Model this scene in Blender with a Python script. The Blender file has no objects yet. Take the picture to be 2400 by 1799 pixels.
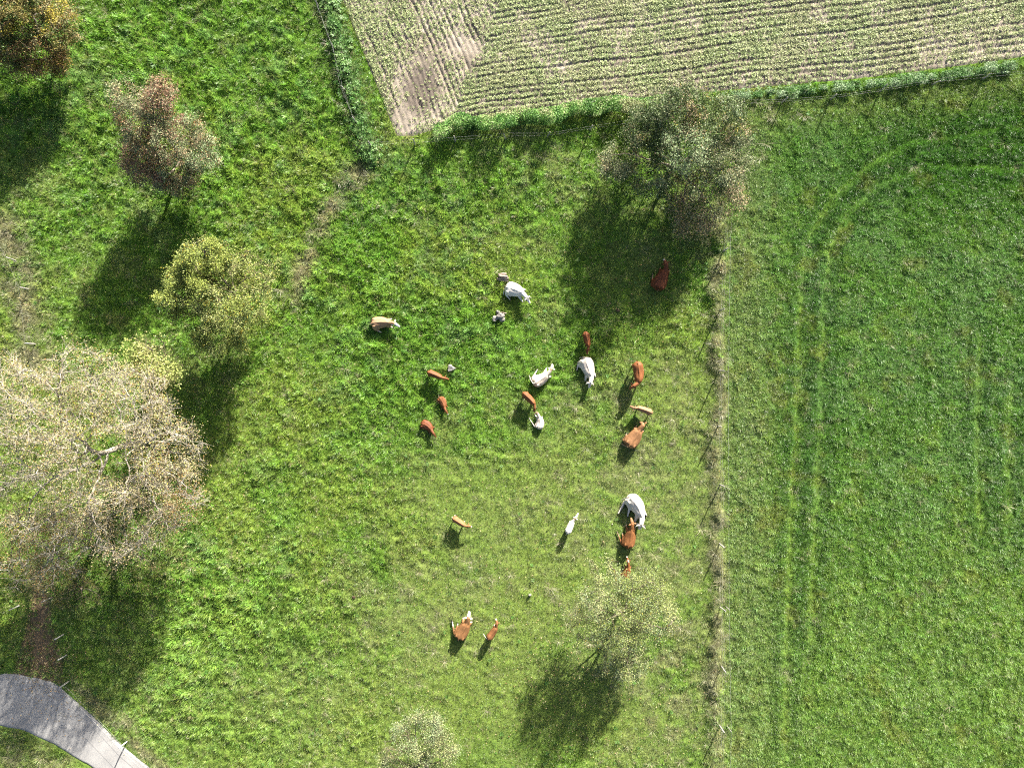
import bpy, bmesh, math, random
import numpy as np
from mathutils import Vector, Matrix

random.seed(7)
RNG = np.random.default_rng(11)
SC = bpy.context.scene
COL = SC.collection

# ------------------------------------------------------------------ camera, sky, sun, exposure
S = 29.0                     # photograph pixels per metre on the ground
H = 57.5                     # camera height
cam_d = bpy.data.cameras.new('camera')
cam_d.sensor_width = 36.0
cam_d.lens = 36.0 * H / (2400 / S)
cam_d.clip_end = 3000
cam = bpy.data.objects.new('camera', cam_d)
cam.location = (0, 0, H)
COL.objects.link(cam)
SC.camera = cam

SUN_EL = math.radians(22.5)
SUN_DX, SUN_DY = 0.40, 0.917          # horizontal direction towards the sun
sun_rot = math.atan2(SUN_DX, SUN_DY)
world = bpy.data.worlds.new('World')
SC.world = world
world.use_nodes = True
wn = world.node_tree
sky = wn.nodes.new('ShaderNodeTexSky')
sky.sky_type = 'NISHITA'
sky.sun_disc = False
sky.sun_elevation = SUN_EL
sky.sun_rotation = sun_rot
sky.altitude = 300
sky.dust_density = 4.0
sky.ozone_density = 0.4
wn.nodes['Background'].inputs[1].default_value = 0.05
wn.links.new(sky.outputs[0], wn.nodes['Background'].inputs[0])

sun_d = bpy.data.lights.new('sun', 'SUN')
sun_d.energy = 5.0
sun_d.angle = math.radians(0.53)
sun_d.color = (1.0, 0.945, 0.86)
sun = bpy.data.objects.new('sun', sun_d)
sdir = Vector((SUN_DX * math.cos(SUN_EL), SUN_DY * math.cos(SUN_EL), math.sin(SUN_EL))).normalized()
sun.rotation_euler = sdir.to_track_quat('Z', 'Y').to_euler()
sun.location = sdir * 100
COL.objects.link(sun)

SC.view_settings.view_transform = 'Standard'
SC.view_settings.look = 'None'
SC.view_settings.gamma = 1
SC.view_settings.use_curve_mapping = False
SC.view_settings.exposure = 2.1
SC.render.engine = 'CYCLES'
SC.cycles.max_bounces = 4
SC.cycles.use_denoising = False
SC.cycles.filter_width = 1.15
SC.cycles.use_adaptive_sampling = True
SC.cycles.adaptive_threshold = 0.03
SC.cycles.diffuse_bounces = 1
SC.cycles.glossy_bounces = 1
SC.cycles.transmission_bounces = 2
SC.cycles.transparent_max_bounces = 4

# ------------------------------------------------------------------ helpers
def W2(px, py, z=0.0):
    """photograph pixel -> world position at height z"""
    k = (H - z) / H / S
    return ((px - 1200) * k, (899.5 - py) * k, z)

def px_of(x, y):
    return x * S + 1200, 899.5 - y * S

def hash2(ix, iy, seed):
    n = (ix.astype(np.int64) * 374761393 + iy.astype(np.int64) * 668265263 + seed * 2246822519) & 0xFFFFFFFF
    n = ((n ^ (n >> 13)) * 1274126177) & 0xFFFFFFFF
    n = n ^ (n >> 16)
    return (n & 0xFFFFFF) / float(0xFFFFFF)

def vnoise(x, y, seed=0):
    ix = np.floor(x); iy = np.floor(y)
    fx = x - ix; fy = y - iy
    fx = fx * fx * fx * (fx * (fx * 6 - 15) + 10)
    fy = fy * fy * fy * (fy * (fy * 6 - 15) + 10)
    a = hash2(ix, iy, seed); b = hash2(ix + 1, iy, seed)
    c = hash2(ix, iy + 1, seed); d = hash2(ix + 1, iy + 1, seed)
    return (a * (1 - fx) + b * fx) * (1 - fy) + (c * (1 - fx) + d * fx) * fy

def fbm(x, y, wl, octv=3, seed=0):
    s = 0; a = 1.0; t = 0
    for o in range(octv):
        ca, sa = math.cos(0.7 * o + 0.4), math.sin(0.7 * o + 0.4)
        s = s + a * vnoise((x * ca - y * sa) / wl + 31.7 * o, (x * sa + y * ca) / wl + 17.3 * o, seed + o * 13)
        t += a; a *= 0.5; wl *= 0.5
    return s / t

def smooth(a, b, x):
    t = np.clip((x - a) / (b - a), 0, 1)
    return t * t * (3 - 2 * t)

def seg_dist(px, py, pts):
    """distance (px) to a polyline and arc position along it"""
    best = np.full(np.shape(px), 1e9)
    for (x0, y0), (x1, y1) in zip(pts[:-1], pts[1:]):
        dx, dy = x1 - x0, y1 - y0
        t = np.clip(((px - x0) * dx + (py - y0) * dy) / (dx * dx + dy * dy), 0, 1)
        best = np.minimum(best, np.hypot(px - x0 - t * dx, py - y0 - t * dy))
    return best

def in_poly(px, py, poly):
    c = np.zeros(np.shape(px), bool)
    n = len(poly)
    for i in range(n):
        x0, y0 = poly[i]; x1, y1 = poly[(i + 1) % n]
        if y0 == y1:
            continue
        c ^= ((y0 > py) != (y1 > py)) & (px < (x1 - x0) * (py - y0) / (y1 - y0) + x0)
    return c

def tag(o, label=None, cat=None, group=None, kind=None):
    if label: o['label'] = label
    if cat: o['category'] = cat
    if group: o['group'] = group
    if kind: o['kind'] = kind
    return o

def link(name, mesh, mat=None, parent=None, loc=None):
    o = bpy.data.objects.new(name, mesh)
    COL.objects.link(o)
    if mat is not None and len(mesh.materials) == 0:
        mesh.materials.append(mat)
    if parent: o.parent = parent
    if loc is not None: o.location = loc
    return o

def empty(name, loc, rz=0.0):
    o = bpy.data.objects.new(name, None)
    o.empty_display_size = 0.3
    o.location = loc
    o.rotation_euler = (0, 0, rz)
    COL.objects.link(o)
    return o

def np_mesh(name, verts, faces, tint=None, smooth_shade=False):
    """verts (N,3), faces (M,k) int arrays -> mesh, optional per-vertex colour 'tint'"""
    me = bpy.data.meshes.new(name)
    verts = np.asarray(verts, np.float32); faces = np.asarray(faces, np.int32)
    m, k = faces.shape
    me.vertices.add(len(verts)); me.vertices.foreach_set('co', verts.ravel())
    me.loops.add(m * k); me.loops.foreach_set('vertex_index', faces.ravel())
    me.polygons.add(m)
    me.polygons.foreach_set('loop_start', np.arange(0, m * k, k, dtype=np.int32))
    me.polygons.foreach_set('loop_total', np.full(m, k, np.int32))
    me.update(calc_edges=True)
    if smooth_shade:
        me.polygons.foreach_set('use_smooth', np.ones(m, bool))
    if tint is not None:
        a = me.attributes.new('tint', 'FLOAT_COLOR', 'POINT')
        c = np.ones((len(verts), 4), np.float32); c[:, :3] = tint
        a.data.foreach_set('color', c.ravel())
    return me

# ------------------------------------------------------------------ materials
def mat_base(name):
    m = bpy.data.materials.new(name); m.use_nodes = True
    nt = m.node_tree; nt.nodes.clear()
    out = nt.nodes.new('ShaderNodeOutputMaterial')
    return m, nt, out

def mat_tint(name, instancer=False, rough=0.6, transl=0.25, spec=0.25, noise=0.0, nscale=4.0, bump=0.0, bscale=30.0):
    """principled material whose base colour is the 'tint' attribute"""
    m, nt, out = mat_base(name)
    at = nt.nodes.new('ShaderNodeAttribute')
    at.attribute_type = 'INSTANCER' if instancer else 'GEOMETRY'
    at.attribute_name = 'tint'
    p = nt.nodes.new('ShaderNodeBsdfPrincipled')
    p.inputs['Roughness'].default_value = rough
    p.inputs['Specular IOR Level'].default_value = spec
    src = at.outputs['Color']
    if noise > 0 or bump > 0:
        tc = nt.nodes.new('ShaderNodeNewGeometry')
        nz = nt.nodes.new('ShaderNodeTexNoise')
        nz.inputs['Scale'].default_value = nscale; nz.inputs['Detail'].default_value = 4
        nt.links.new(tc.outputs['Position'], nz.inputs['Vector'])
        if noise > 0:
            mr = nt.nodes.new('ShaderNodeMapRange')
            mr.inputs[1].default_value = 0.3; mr.inputs[2].default_value = 0.7
            mr.inputs[3].default_value = 1 - noise; mr.inputs[4].default_value = 1 + noise
            nt.links.new(nz.outputs[0], mr.inputs[0])
            mx = nt.nodes.new('ShaderNodeVectorMath'); mx.operation = 'SCALE'
            nt.links.new(src, mx.inputs[0]); nt.links.new(mr.outputs[0], mx.inputs['Scale'])
            src = mx.outputs[0]
        if bump > 0:
            nb = nt.nodes.new('ShaderNodeTexNoise')
            nb.inputs['Scale'].default_value = bscale; nb.inputs['Detail'].default_value = 3
            nt.links.new(tc.outputs['Position'], nb.inputs['Vector'])
            bp = nt.nodes.new('ShaderNodeBump'); bp.inputs['Strength'].default_value = bump
            bp.inputs['Distance'].default_value = 0.05
            nt.links.new(nb.outputs[0], bp.inputs['Height'])
            nt.links.new(bp.outputs[0], p.inputs['Normal'])
    nt.links.new(src, p.inputs['Base Color'])
    if transl > 0:
        t = nt.nodes.new('ShaderNodeBsdfTranslucent')
        nt.links.new(src, t.inputs['Color'])
        mixs = nt.nodes.new('ShaderNodeMixShader'); mixs.inputs[0].default_value = transl
        nt.links.new(p.outputs[0], mixs.inputs[1]); nt.links.new(t.outputs[0], mixs.inputs[2])
        nt.links.new(mixs.outputs[0], out.inputs[0])
    else:
        nt.links.new(p.outputs[0], out.inputs[0])
    return m

def mat_noise(name, c1, c2, scale, rough=0.85, bump=0.3, bscale=60, stretch=(1, 1, 1), detail=5, lo=0.35, hi=0.65, spec=0.2):
    m, nt, out = mat_base(name)
    p = nt.nodes.new('ShaderNodeBsdfPrincipled')
    p.inputs['Roughness'].default_value = rough
    p.inputs['Specular IOR Level'].default_value = spec
    tc = nt.nodes.new('ShaderNodeTexCoord')
    mp = nt.nodes.new('ShaderNodeMapping'); mp.inputs['Scale'].default_value = stretch
    nt.links.new(tc.outputs['Object'], mp.inputs[0])
    nz = nt.nodes.new('ShaderNodeTexNoise'); nz.inputs['Scale'].default_value = scale; nz.inputs['Detail'].default_value = detail
    nt.links.new(mp.outputs[0], nz.inputs['Vector'])
    cr = nt.nodes.new('ShaderNodeValToRGB')
    cr.color_ramp.elements[0].position = lo; cr.color_ramp.elements[1].position = hi
    cr.color_ramp.elements[0].color = (*c1, 1); cr.color_ramp.elements[1].color = (*c2, 1)
    nt.links.new(nz.outputs[0], cr.inputs[0]); nt.links.new(cr.outputs[0], p.inputs['Base Color'])
    nb = nt.nodes.new('ShaderNodeTexNoise'); nb.inputs['Scale'].default_value = bscale; nb.inputs['Detail'].default_value = 4
    nt.links.new(mp.outputs[0], nb.inputs['Vector'])
    bp = nt.nodes.new('ShaderNodeBump'); bp.inputs['Strength'].default_value = bump; bp.inputs['Distance'].default_value = 0.03
    nt.links.new(nb.outputs[0], bp.inputs['Height']); nt.links.new(bp.outputs[0], p.inputs['Normal'])
    nt.links.new(p.outputs[0], out.inputs[0])
    return m

M_GRASS = mat_tint('grass_blade', instancer=True, rough=0.42, transl=0.42, spec=0.5)
M_CROP = mat_tint('crop_leaf', instancer=True, rough=0.5, transl=0.3, spec=0.35)
M_LITTER = mat_tint('fallen_leaf', instancer=True, rough=0.5, transl=0.15, spec=0.35)
M_LEAF = mat_tint('tree_leaf', rough=0.5, transl=0.22, spec=0.18)
M_GROUND = mat_tint('pasture_thatch', rough=0.95, transl=0, spec=0.1, noise=0.25, nscale=9, bump=0.8, bscale=22)
M_SOIL = mat_tint('field_soil', rough=0.95, transl=0, spec=0.1, noise=0.18, nscale=12, bump=0.7, bscale=30)
M_COAT = mat_tint('cow_coat', rough=0.65, transl=0, spec=0.25, noise=0.14, nscale=7, bump=0.12, bscale=60)
M_BARK = mat_noise('bark_brown', (0.11, 0.085, 0.065), (0.26, 0.22, 0.18), 6, bump=0.7, bscale=18, stretch=(1, 1, 0.3))
M_BARKG = mat_noise('bark_grey', (0.23, 0.205, 0.165), (0.42, 0.385, 0.32), 5, bump=0.6, bscale=18, stretch=(1, 1, 0.3))
M_TWIG = mat_noise('twig_grey', (0.09, 0.075, 0.045), (0.19, 0.16, 0.10), 2, bump=0.1)
M_POST = mat_noise('weathered_post', (0.20, 0.19, 0.17), (0.40, 0.385, 0.355), 5, bump=0.4, bscale=30, stretch=(1, 1, 0.2))
M_WPOST = mat_noise('pale_post', (0.36, 0.35, 0.33), (0.55, 0.54, 0.52), 5, bump=0.4, bscale=30, stretch=(1, 1, 0.2))
M_WIRE = mat_noise('fence_wire', (0.30, 0.30, 0.29), (0.45, 0.45, 0.44), 3, rough=0.4, bump=0.0, spec=0.5)
M_WOOD = mat_noise('old_wood', (0.12, 0.09, 0.07), (0.36, 0.31, 0.26), 7, bump=0.8, bscale=20, stretch=(0.25, 1, 1))
M_STONE = mat_noise('field_stone', (0.13, 0.12, 0.11), (0.33, 0.31, 0.28), 5, bump=0.6, bscale=16)
M_HORN = mat_noise('horn', (0.5, 0.45, 0.37), (0.72, 0.68, 0.6), 8, rough=0.4, bump=0.1)
M_HOOF = mat_noise('hoof', (0.04, 0.035, 0.03), (0.1, 0.085, 0.07), 9, rough=0.5, bump=0.1)
M_EYE = mat_noise('eye', (0.01, 0.008, 0.006), (0.02, 0.015, 0.01), 9, rough=0.15, bump=0.0, spec=0.5)
M_DUNG = mat_noise('dung', (0.03, 0.022, 0.012), (0.07, 0.05, 0.03), 9, rough=0.7, bump=0.7, bscale=12)

# ------------------------------------------------------------------ layout maps (photograph pixels)
FIELD_EDGE = [(1000, 312), (1080, 288), (1250, 268), (1400, 248), (1550, 232), (1700, 214), (2000, 188), (2200, 164), (2400, 136), (2700, 100)]
FIELD = [(775, -260), (800, 0), (835, 90), (880, 200), (915, 290), (930, 322), (965, 322)] + FIELD_EDGE + [(2700, -260)]
ROAD_UP = [(-260, 1620), (-120, 1590), (0, 1578), (31, 1576), (60, 1582), (103, 1589), (132, 1600), (156, 1621), (217, 1674), (284, 1744), (354, 1799), (470, 1900), (560, 1990)]
ROAD_LO = [(-260, 1730), (-120, 1700), (0, 1701), (58, 1713), (135, 1749), (173, 1773), (219, 1799), (330, 1895), (420, 1990)]
ROAD = ROAD_UP + ROAD_LO[::-1]
TRACK = [(30, 1580), (150, 1604), (148, 1545), (130, 1500), (120, 1450), (112, 1390), (80, 1390), (60, 1470), (45, 1530)]
TRACK_LINE = [(95, 1590), (95, 1520), (100, 1440), (85, 1360), (40, 1290), (-40, 1230)]
FENCE_R = [(1735, 150), (1712, 330), (1690, 560), (1686, 870), (1684, 1130), (1685, 1420), (1690, 1800), (1693, 1950)]
LEFT_STRIP = [(738, -120), (770, 0), (800, 120), (828, 230), (850, 320), (868, 365)]
DRY_LINES = [
    ([(845, 400), (800, 450), (745, 540), (715, 620), (680, 690)], 22, 0.8),
    ([(10, 540), (35, 620), (55, 720), (75, 830)], 40, 0.8),
    ([(300, 1690), (225, 1650), (170, 1600)], 14, 0.6),
    ([(390, 1800), (300, 1730), (230, 1665)], 12, 0.6),
    ([(0, 1770), (60, 1790), (140, 1799)], 50, 0.35),
]
TRACKS_R = [
    [(2330, 300), (2130, 330), (2030, 390), (1955, 455), (1890, 560), (1876, 700), (1868, 1000), (1850, 1300), (1842, 1600), (1838, 1830)],
    [(2400, 395), (2180, 380), (2060, 430), (1985, 500), (1945, 580), (1934, 680), (1922, 1000), (1908, 1300), (1902, 1500)],
    [(2297, 770), (2292, 900), (2290, 1070), (2300, 1250)],
    [(2372, 900), (2362, 1100), (2366, 1300)],
]
RANK = [(350, 150, 420, 300, .35), (620, 420, 260, 230, .35), (880, 700, 170, 260, .35), (980, 820, 160, 230, .25), (480, 1450, 230, 180, .45),
        (600, 1250, 260, 170, .15), (720, 1050, 260, 200, .12), (1130, 420, 170, 90, .4), (150, 520, 200, 200, .1), (1250, 750, 220, 160, .15),
        (1400, 1300, 330, 320, -.45), (1000, 1450, 260, 260, -.3), (1600, 1000, 120, 400, -.1), (1200, 1700, 400, 150, -.3), (1100, 1130, 160, 120, -.15), (150, 1450, 140, 140, -.25)]
STRAW = [(1560, 1650, 120, 150, .42), (1500, 1500, 130, 80, .15), (1400, 1250, 250, 250, .18), (1000, 1420, 220, 180, .2), (1290, 400, 180, 120, .2), (1740, 300, 110, 90, .55), (1650, 520, 80, 110, .35),
         (1460, 980, 130, 180, .15), (700, 1620, 200, 160, .16), (250, 250, 150, 180, .12), (660, 320, 170, 120, .1), (930, 330, 70, 50, .25), (1600, 1150, 80, 350, .25), (330, 1700, 120, 80, .15), (660, 1040, 100, 70, .12)]

def blobs(px, py, lst):
    s = np.zeros(np.shape(px))
    for x, y, rx, ry, a in lst:
        s = s + a * np.exp(-(((px - x) / rx) ** 2 + ((py - y) / ry) ** 2))
    return s

def fence_x(py):
    f = np.array(FENCE_R, float)
    return np.interp(py, f[:, 1], f[:, 0])

def edge_y(px):
    f = np.array(FIELD_EDGE, float)
    return np.interp(px, f[:, 0], f[:, 1])

def rank_of(x, y):
    px, py = px_of(x, y)
    r = 0.42 + blobs(px, py, RANK) + 0.7 * (fbm(x, y, 5.0, 3, 3) - 0.5)
    return np.clip(r, 0.05, 1.0)

def right_of(x, y):
    px, py = px_of(x, y)
    return smooth(-8, 10, px - fence_x(py) - 14) * smooth(0, 40, py - edge_y(px) + 0 * px)

def strip_left(px, py):
    """the weedy bank along the left side of the crop field"""
    d = seg_dist(px, py, LEFT_STRIP)
    return np.exp(-(d / 26.0) ** 2)

def strip_hedge(px, py):
    d = seg_dist(px, py, [(1035, 302), (1100, 295), (1250, 282), (1400, 262), (1560, 240)])
    return np.exp(-(d / 26.0) ** 2)

def fence_strip(px, py):
    d = np.abs(px - fence_x(py) + 6 + 22 * (vnoise(py / 45.0, px * 0, 33) - .5))
    k = 0.35 + 0.9 * vnoise(px / 26.0, py / 24.0, 34)
    return np.clip(np.exp(-(d / 15.0) ** 2) * k, 0, 1) * smooth(480, 560, py)

def ground_h(x, y):
    px, py = px_of(x, y)
    rk = rank_of(x, y); rt = right_of(x, y)
    wx = x + 0.9 * (fbm(x, y, 1.7, 2, 21) - 0.5); wy = y + 0.9 * (fbm(x, y, 1.7, 2, 22) - 0.5)
    n1 = fbm(wx, wy, 1.15, 2, 5); n2 = vnoise(wx / 0.52 + 3.1, wy / 0.44, 9)
    n3 = vnoise(x / 0.25, y / 0.25, 12)
    lump = (0.20 * (n1 - 0.5) + 0.32 * (n2 - 0.5) + 0.13 * (n3 - 0.5)) * (0.34 + 0.95 * rk)
    flat = 0.11 * (n2 - 0.5) + 0.08 * (n3 - 0.5) + 0.07 * (n1 - 0.5)
    lump = np.where(lump < 0, 0.5 * lump, lump)
    h = lump * (1 - rt) + flat * rt
    rut = np.zeros(np.shape(x))
    for i, t in enumerate(TRACKS_R):
        rut = np.maximum(rut, [1, .8, .7, .4][i] * np.exp(-(seg_dist(px, py, t) / 9.0) ** 2))
    h = h - 0.05 * rut * rt
    h = h + 0.30 * strip_left(px, py) * (0.6 + 0.8 * (n1 - 0.3))
    h = h + 0.42 * fence_strip(px, py) * (0.15 + n1)
    # keep the ground below the laid sheets (crop field, road, track)
    inside = in_poly(px, py, FIELD) | in_poly(px, py, ROAD)
    near = np.minimum(seg_dist(px, py, FIELD + [FIELD[0]]), seg_dist(px, py, ROAD + [ROAD[0]]))
    k = np.where(inside, 0.0, np.clip((near - 2) / 16.0, 0, 1))
    h = h * k + np.where(inside, -0.10 * smooth(0, 10, near), 0.0)
    tr = np.exp(-(seg_dist(px, py, TRACK_LINE) / 30.0) ** 2)
    h = h * (1 - 0.85 * tr)
    far = np.maximum(np.abs(x) - 52, 0) + np.maximum(np.abs(y) - 42, 0)
    return h / (1 + far * 0.3)

C_GREEN = np.array([0.145, 0.275, 0.034]); C_DEEP = np.array([0.06, 0.15, 0.022]); C_OLIVE = np.array([0.185, 0.265, 0.058])
C_STRAW = np.array([0.34, 0.30, 0.17]); C_LIME = np.array([0.215, 0.305, 0.048]); C_RUST = np.array([0.22, 0.18, 0.04]); C_BLUE = np.array([0.135, 0.260, 0.070])

def mix(a, b, t):
    t = np.clip(np.asarray(t), 0, 1)[..., None]
    return a * (1 - t) + b * t

def grass_colour(x, y):
    px, py = px_of(x, y)
    rt = right_of(x, y); rk = rank_of(x, y)
    n = fbm(x, y, 3.2, 3, 41); n2 = fbm(x, y, 1.1, 2, 47); n3 = fbm(x, y, 8.0, 2, 53); n4 = fbm(x, y, 0.6, 1, 59)
    # pasture
    c = np.broadcast_to(C_GREEN, x.shape + (3,)).copy()
    c = mix(c, C_OLIVE, 0.85 * smooth(0.45, 0.7, n2 * 0.5 + n * 0.5 - 0.30 * (rk - 0.42)))
    c = mix(c, C_LIME, 0.7 * smooth(0.5, 0.75, n3))
    c = mix(c, C_BLUE, 0.6 * smooth(0.55, 0.72, n4 * 0.5 + n * 0.5) * smooth(0.4, 0.7, rk))
    c = mix(c, C_OLIVE, 0.6 * smooth(0.45, 0.1, rk))
    st = blobs(px, py, STRAW)
    c = mix(c, C_STRAW, np.clip(0.5 * st * (0.3 + 1.3 * smooth(0.35, 0.65, n2)), 0, 0.7))
    c = mix(c, np.array([0.20, 0.29, 0.062]), 0.6 * smooth(1100, 1700, py) * smooth(1200, 600, px))
    # right-hand meadow
    d = np.broadcast_to(np.array([0.100, 0.215, 0.032]), x.shape + (3,)).copy()
    d = mix(d, C_BLUE * 0.85, 0.5 * smooth(0.42, 0.62, n))
    d = mix(d, np.array([0.155, 0.262, 0.038]), 0.7 * smooth(0.5, 0.7, n2 * 0.6 + n3 * 0.4) )
    d = mix(d, np.array([0.175, 0.282, 0.050]), 0.7 * smooth(900, 1700, py) )
    d = mix(d, np.array([0.19, 0.265, 0.080]), 0.7 * np.exp(-((px - 1745) / 70.0) ** 2))
    d = mix(d, np.array([0.052, 0.145, 0.010]), 0.9 * smooth(1850, 2250, px) * smooth(620, 380, py))
    d = mix(d, C_OLIVE * 0.95, 0.75 * np.exp(-((py - edge_y(px) - 55) / 45.0) ** 2))
    for i, t in enumerate(TRACKS_R):
        w = [7, 6.5, 7, 6][i]; a = [0.36, 0.25, 0.28, 0.12][i] * (0.35 + 0.65 * smooth(400, 560, py)) * smooth(0.2, 0.6, fbm(x, y, 4.0, 2, 73 + i))
        dd = seg_dist(px + 9 * (n2 - .5), py + 9 * (n - .5), t)
        d = mix(d, np.array([0.205, 0.285, 0.040]), a * np.exp(-(dd / w) ** 2) * smooth(0.15, 0.5, n2 + 0.15))
        d = mix(d, np.array([0.025, 0.085, 0.012]), 0.4 * np.exp(-((dd - 22) / 12.0) ** 2))
    d = mix(d, C_RUST, 0.25 * smooth(0.66, 0.8, fbm(x, y, 2.0, 3, 71)))
    c = mix(c, d, rt)
    # dry grass along the fences
    dry = 0.62 * fence_strip(px, py) * smooth(0.25, 0.55, n2)
    for pts, w, a in DRY_LINES:
        dry = np.maximum(dry, a * np.exp(-(seg_dist(px, py, pts) / w) ** 2) * smooth(0.3, 0.6, n2))
    c = mix(c, C_STRAW, dry)
    c = mix(c, np.array([0.06, 0.15, 0.03]), 0.6 * strip_left(px, py))
    return c

# ------------------------------------------------------------------ ground sheet
def axis(lo, hi, step, ext):
    core = np.arange(lo, hi + 1e-6, step)
    out = [e for e in ext]
    return np.concatenate([[lo - e for e in out[::-1]], core, [core[-1] + e for e in out]])
EXT = [0.6, 1.5, 3, 6, 12, 25, 50, 100, 200, 400, 800]
gx = axis(-47, 47, 0.14, EXT); gy = axis(-36, 36, 0.14, EXT)
GX, GY = np.meshgrid(gx, gy)
GZ = ground_h(GX, GY)
gc = grass_colour(GX, GY) * 0.66
gpx, gpy = px_of(GX, GY)
trk = np.maximum(0.9 * np.exp(-(seg_dist(gpx, gpy, TRACK_LINE) / 26.0) ** 2), in_poly(gpx, gpy, TRACK) * 0.95) * smooth(1280, 1420, gpy)
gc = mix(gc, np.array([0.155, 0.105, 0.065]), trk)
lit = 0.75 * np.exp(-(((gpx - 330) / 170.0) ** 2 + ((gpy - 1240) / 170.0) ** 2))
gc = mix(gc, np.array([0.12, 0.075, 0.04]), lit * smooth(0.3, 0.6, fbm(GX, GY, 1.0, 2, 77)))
nx, ny = len(gx), len(gy)
ii = (np.arange(ny - 1)[:, None] * nx + np.arange(nx - 1)[None, :]).ravel()
gf = np.stack([ii, ii + 1, ii + nx + 1, ii + nx], 1)
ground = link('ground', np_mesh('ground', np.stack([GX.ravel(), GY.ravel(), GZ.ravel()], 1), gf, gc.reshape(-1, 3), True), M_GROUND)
tag(ground, 'green uneven pasture and meadow ground under the herd', 'ground', kind='structure')

# ------------------------------------------------------------------ crop field: soil sheet with furrows
HEAD_LINE = [(1135, -260), (1150, 0), (1155, 60), (1090, 190), (1070, 260), (1010, 300)]   # limit between the two row directions

def head_side(px, py):
    f = np.array(HEAD_LINE, float)
    return px < np.interp(py, f[:, 1], f[:, 0]) + 10 * (vnoise(px / 30, py / 30, 5) - 0.5)

def row_coord(px, py):
    """coordinate across the drill rows (px) for both parts of the field"""
    wob = 14 * (fbm(px, py, 260, 2, 81) - 0.5) + 5 * (fbm(px, py, 60, 2, 83) - 0.5)
    v_main = (py - edge_y(px)) + 0.045 * (px - 1100) * (np.clip(edge_y(px) - py, 0, 400) / 230.0) + wob
    v_head = (px - 780) * 0.90 - py * (0.40 - 0.00012 * py) + wob
    return np.where(head_side(px, py), v_head, v_main)

def bare_of(px, py):
    b = blobs(px, py, [(985, 215, 60, 95, .9), (1075, 90, 50, 60, .7), (950, 290, 30, 50, .9), (1110, 130, 45, 40, .7), (1000, 130, 40, 50, .4)])
    e = np.clip(edge_y(px) - py, 0, 999)
    b = b + np.where(px > 1020, 0.8 * np.exp(-(e / 22.0) ** 2) + 0.35 * smooth(1600, 2400, px) * np.exp(-((e - 60) / 26.0) ** 2), 0)
    b = b + 0.22 * smooth(0.58, 0.75, fbm(px / S, py / S, 3.0, 2, 95))
    return np.clip(b, 0, 1.2)

def row_wave(px, py):
    v = row_coord(px, py)
    k = v / 12.5
    ln = np.floor(k + 0.5)
    st = hash2(ln, np.zeros_like(ln), 99) ** 1.4 * (0.35 + 1.1 * smooth(.3, .62, fbm(px, py * 4, 150, 2, 84)))
    line = np.exp(-(((k - ln) / 0.24) ** 2)) * np.clip(0.25 + st, 0, 1)
    return 1 - 2 * line, v

def soil_h(px, py):
    w, v = row_wave(px, py)
    x, y = px / S, py / S
    clod = 0.05 * (fbm(x, y, 0.35, 2, 87) - 0.5) + 0.05 * (fbm(x, y, 1.6, 2, 88) - 0.5)
    fine = 0.012 * np.cos(2 * np.pi * v / 5.2)
    return 0.03 + np.where(head_side(px, py), 0.05, 0.034) * w + fine + clod

fx = np.arange(760, 2560, 2.6); fy = np.arange(-130, 336, 2.6)
FX, FY = np.meshgrid(fx, fy)
inside = in_poly(FX, FY, FIELD)
FZ = soil_h(FX, FY)
fedge = seg_dist(FX, FY, FIELD + [FIELD[0]])
FZ = FZ * smooth(0, 14, fedge) - 0.03 * (1 - smooth(0, 8, fedge))
fw, fv = row_wave(FX, FY)
fcol = mix(np.broadcast_to(np.array([0.20, 0.17, 0.132]), FX.shape + (3,)).copy(), np.array([0.29, 0.25, 0.20]), smooth(0.35, 0.7, fbm(FX / S, FY / S, 2.5, 3, 91)))
fcol = mix(fcol, np.array([0.105, 0.086, 0.071]), 0.85 * smooth(0.4, 0.9, blobs(FX, FY, [(985, 215, 60, 90, 1.0), (1060, 90, 40, 60, .5)])))
nfx, nfy = len(fx), len(fy)
ii = (np.arange(nfy - 1)[:, None] * nfx + np.arange(nfx - 1)[None, :])
keep = inside[:-1, :-1] & inside[1:, 1:] & inside[1:, :-1] & inside[:-1, 1:]
ii = ii[keep]
ff = np.stack([ii, ii + nfx, ii + nfx + 1, ii + 1], 1)
fver = np.stack([((FX - 1200) / S).ravel(), ((899.5 - FY) / S).ravel(), FZ.ravel()], 1)
used = np.zeros(len(fver), bool); used[ff.ravel()] = True
remap = np.cumsum(used) - 1
soil = link('crop_field_soil', np_mesh('crop_field_soil', fver[used], remap[ff], fcol.reshape(-1, 3)[used], True), M_SOIL)
tag(soil, 'dry tilled soil of the sown crop field with drill rows', 'field', kind='structure')

# ------------------------------------------------------------------ road and dirt track
def resample(pts, n):
    p = np.array(pts, float)
    d = np.concatenate([[0], np.cumsum(np.hypot(*np.diff(p, axis=0).T))])
    t = np.linspace(0, d[-1], n)
    # smooth the polyline a little
    q = np.stack([np.interp(t, d, p[:, 0]), np.interp(t, d, p[:, 1])], 1)
    for _ in range(3):
        q[1:-1] = (q[:-2] + 2 * q[1:-1] + q[2:]) / 4
    return q
nr, nc = 160, 26
up = resample(ROAD_UP, nr); lo = resample(ROAD_LO, nr)
up = up + (vnoise(np.arange(nr) / 3.0, np.zeros(nr), 6)[:, None] - 0.5) * np.array([[5, 5]])
lo = lo + (vnoise(np.arange(nr) / 3.0, np.ones(nr) * 9, 8)[:, None] - 0.5) * np.array([[5, 5]])
tt = np.linspace(0, 1, nc)[None, :, None]
RP = up[:, None, :] * (1 - tt) + lo[:, None, :] * tt
rx, ry = (RP[..., 0] - 1200) / S, (899.5 - RP[..., 1]) / S
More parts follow.
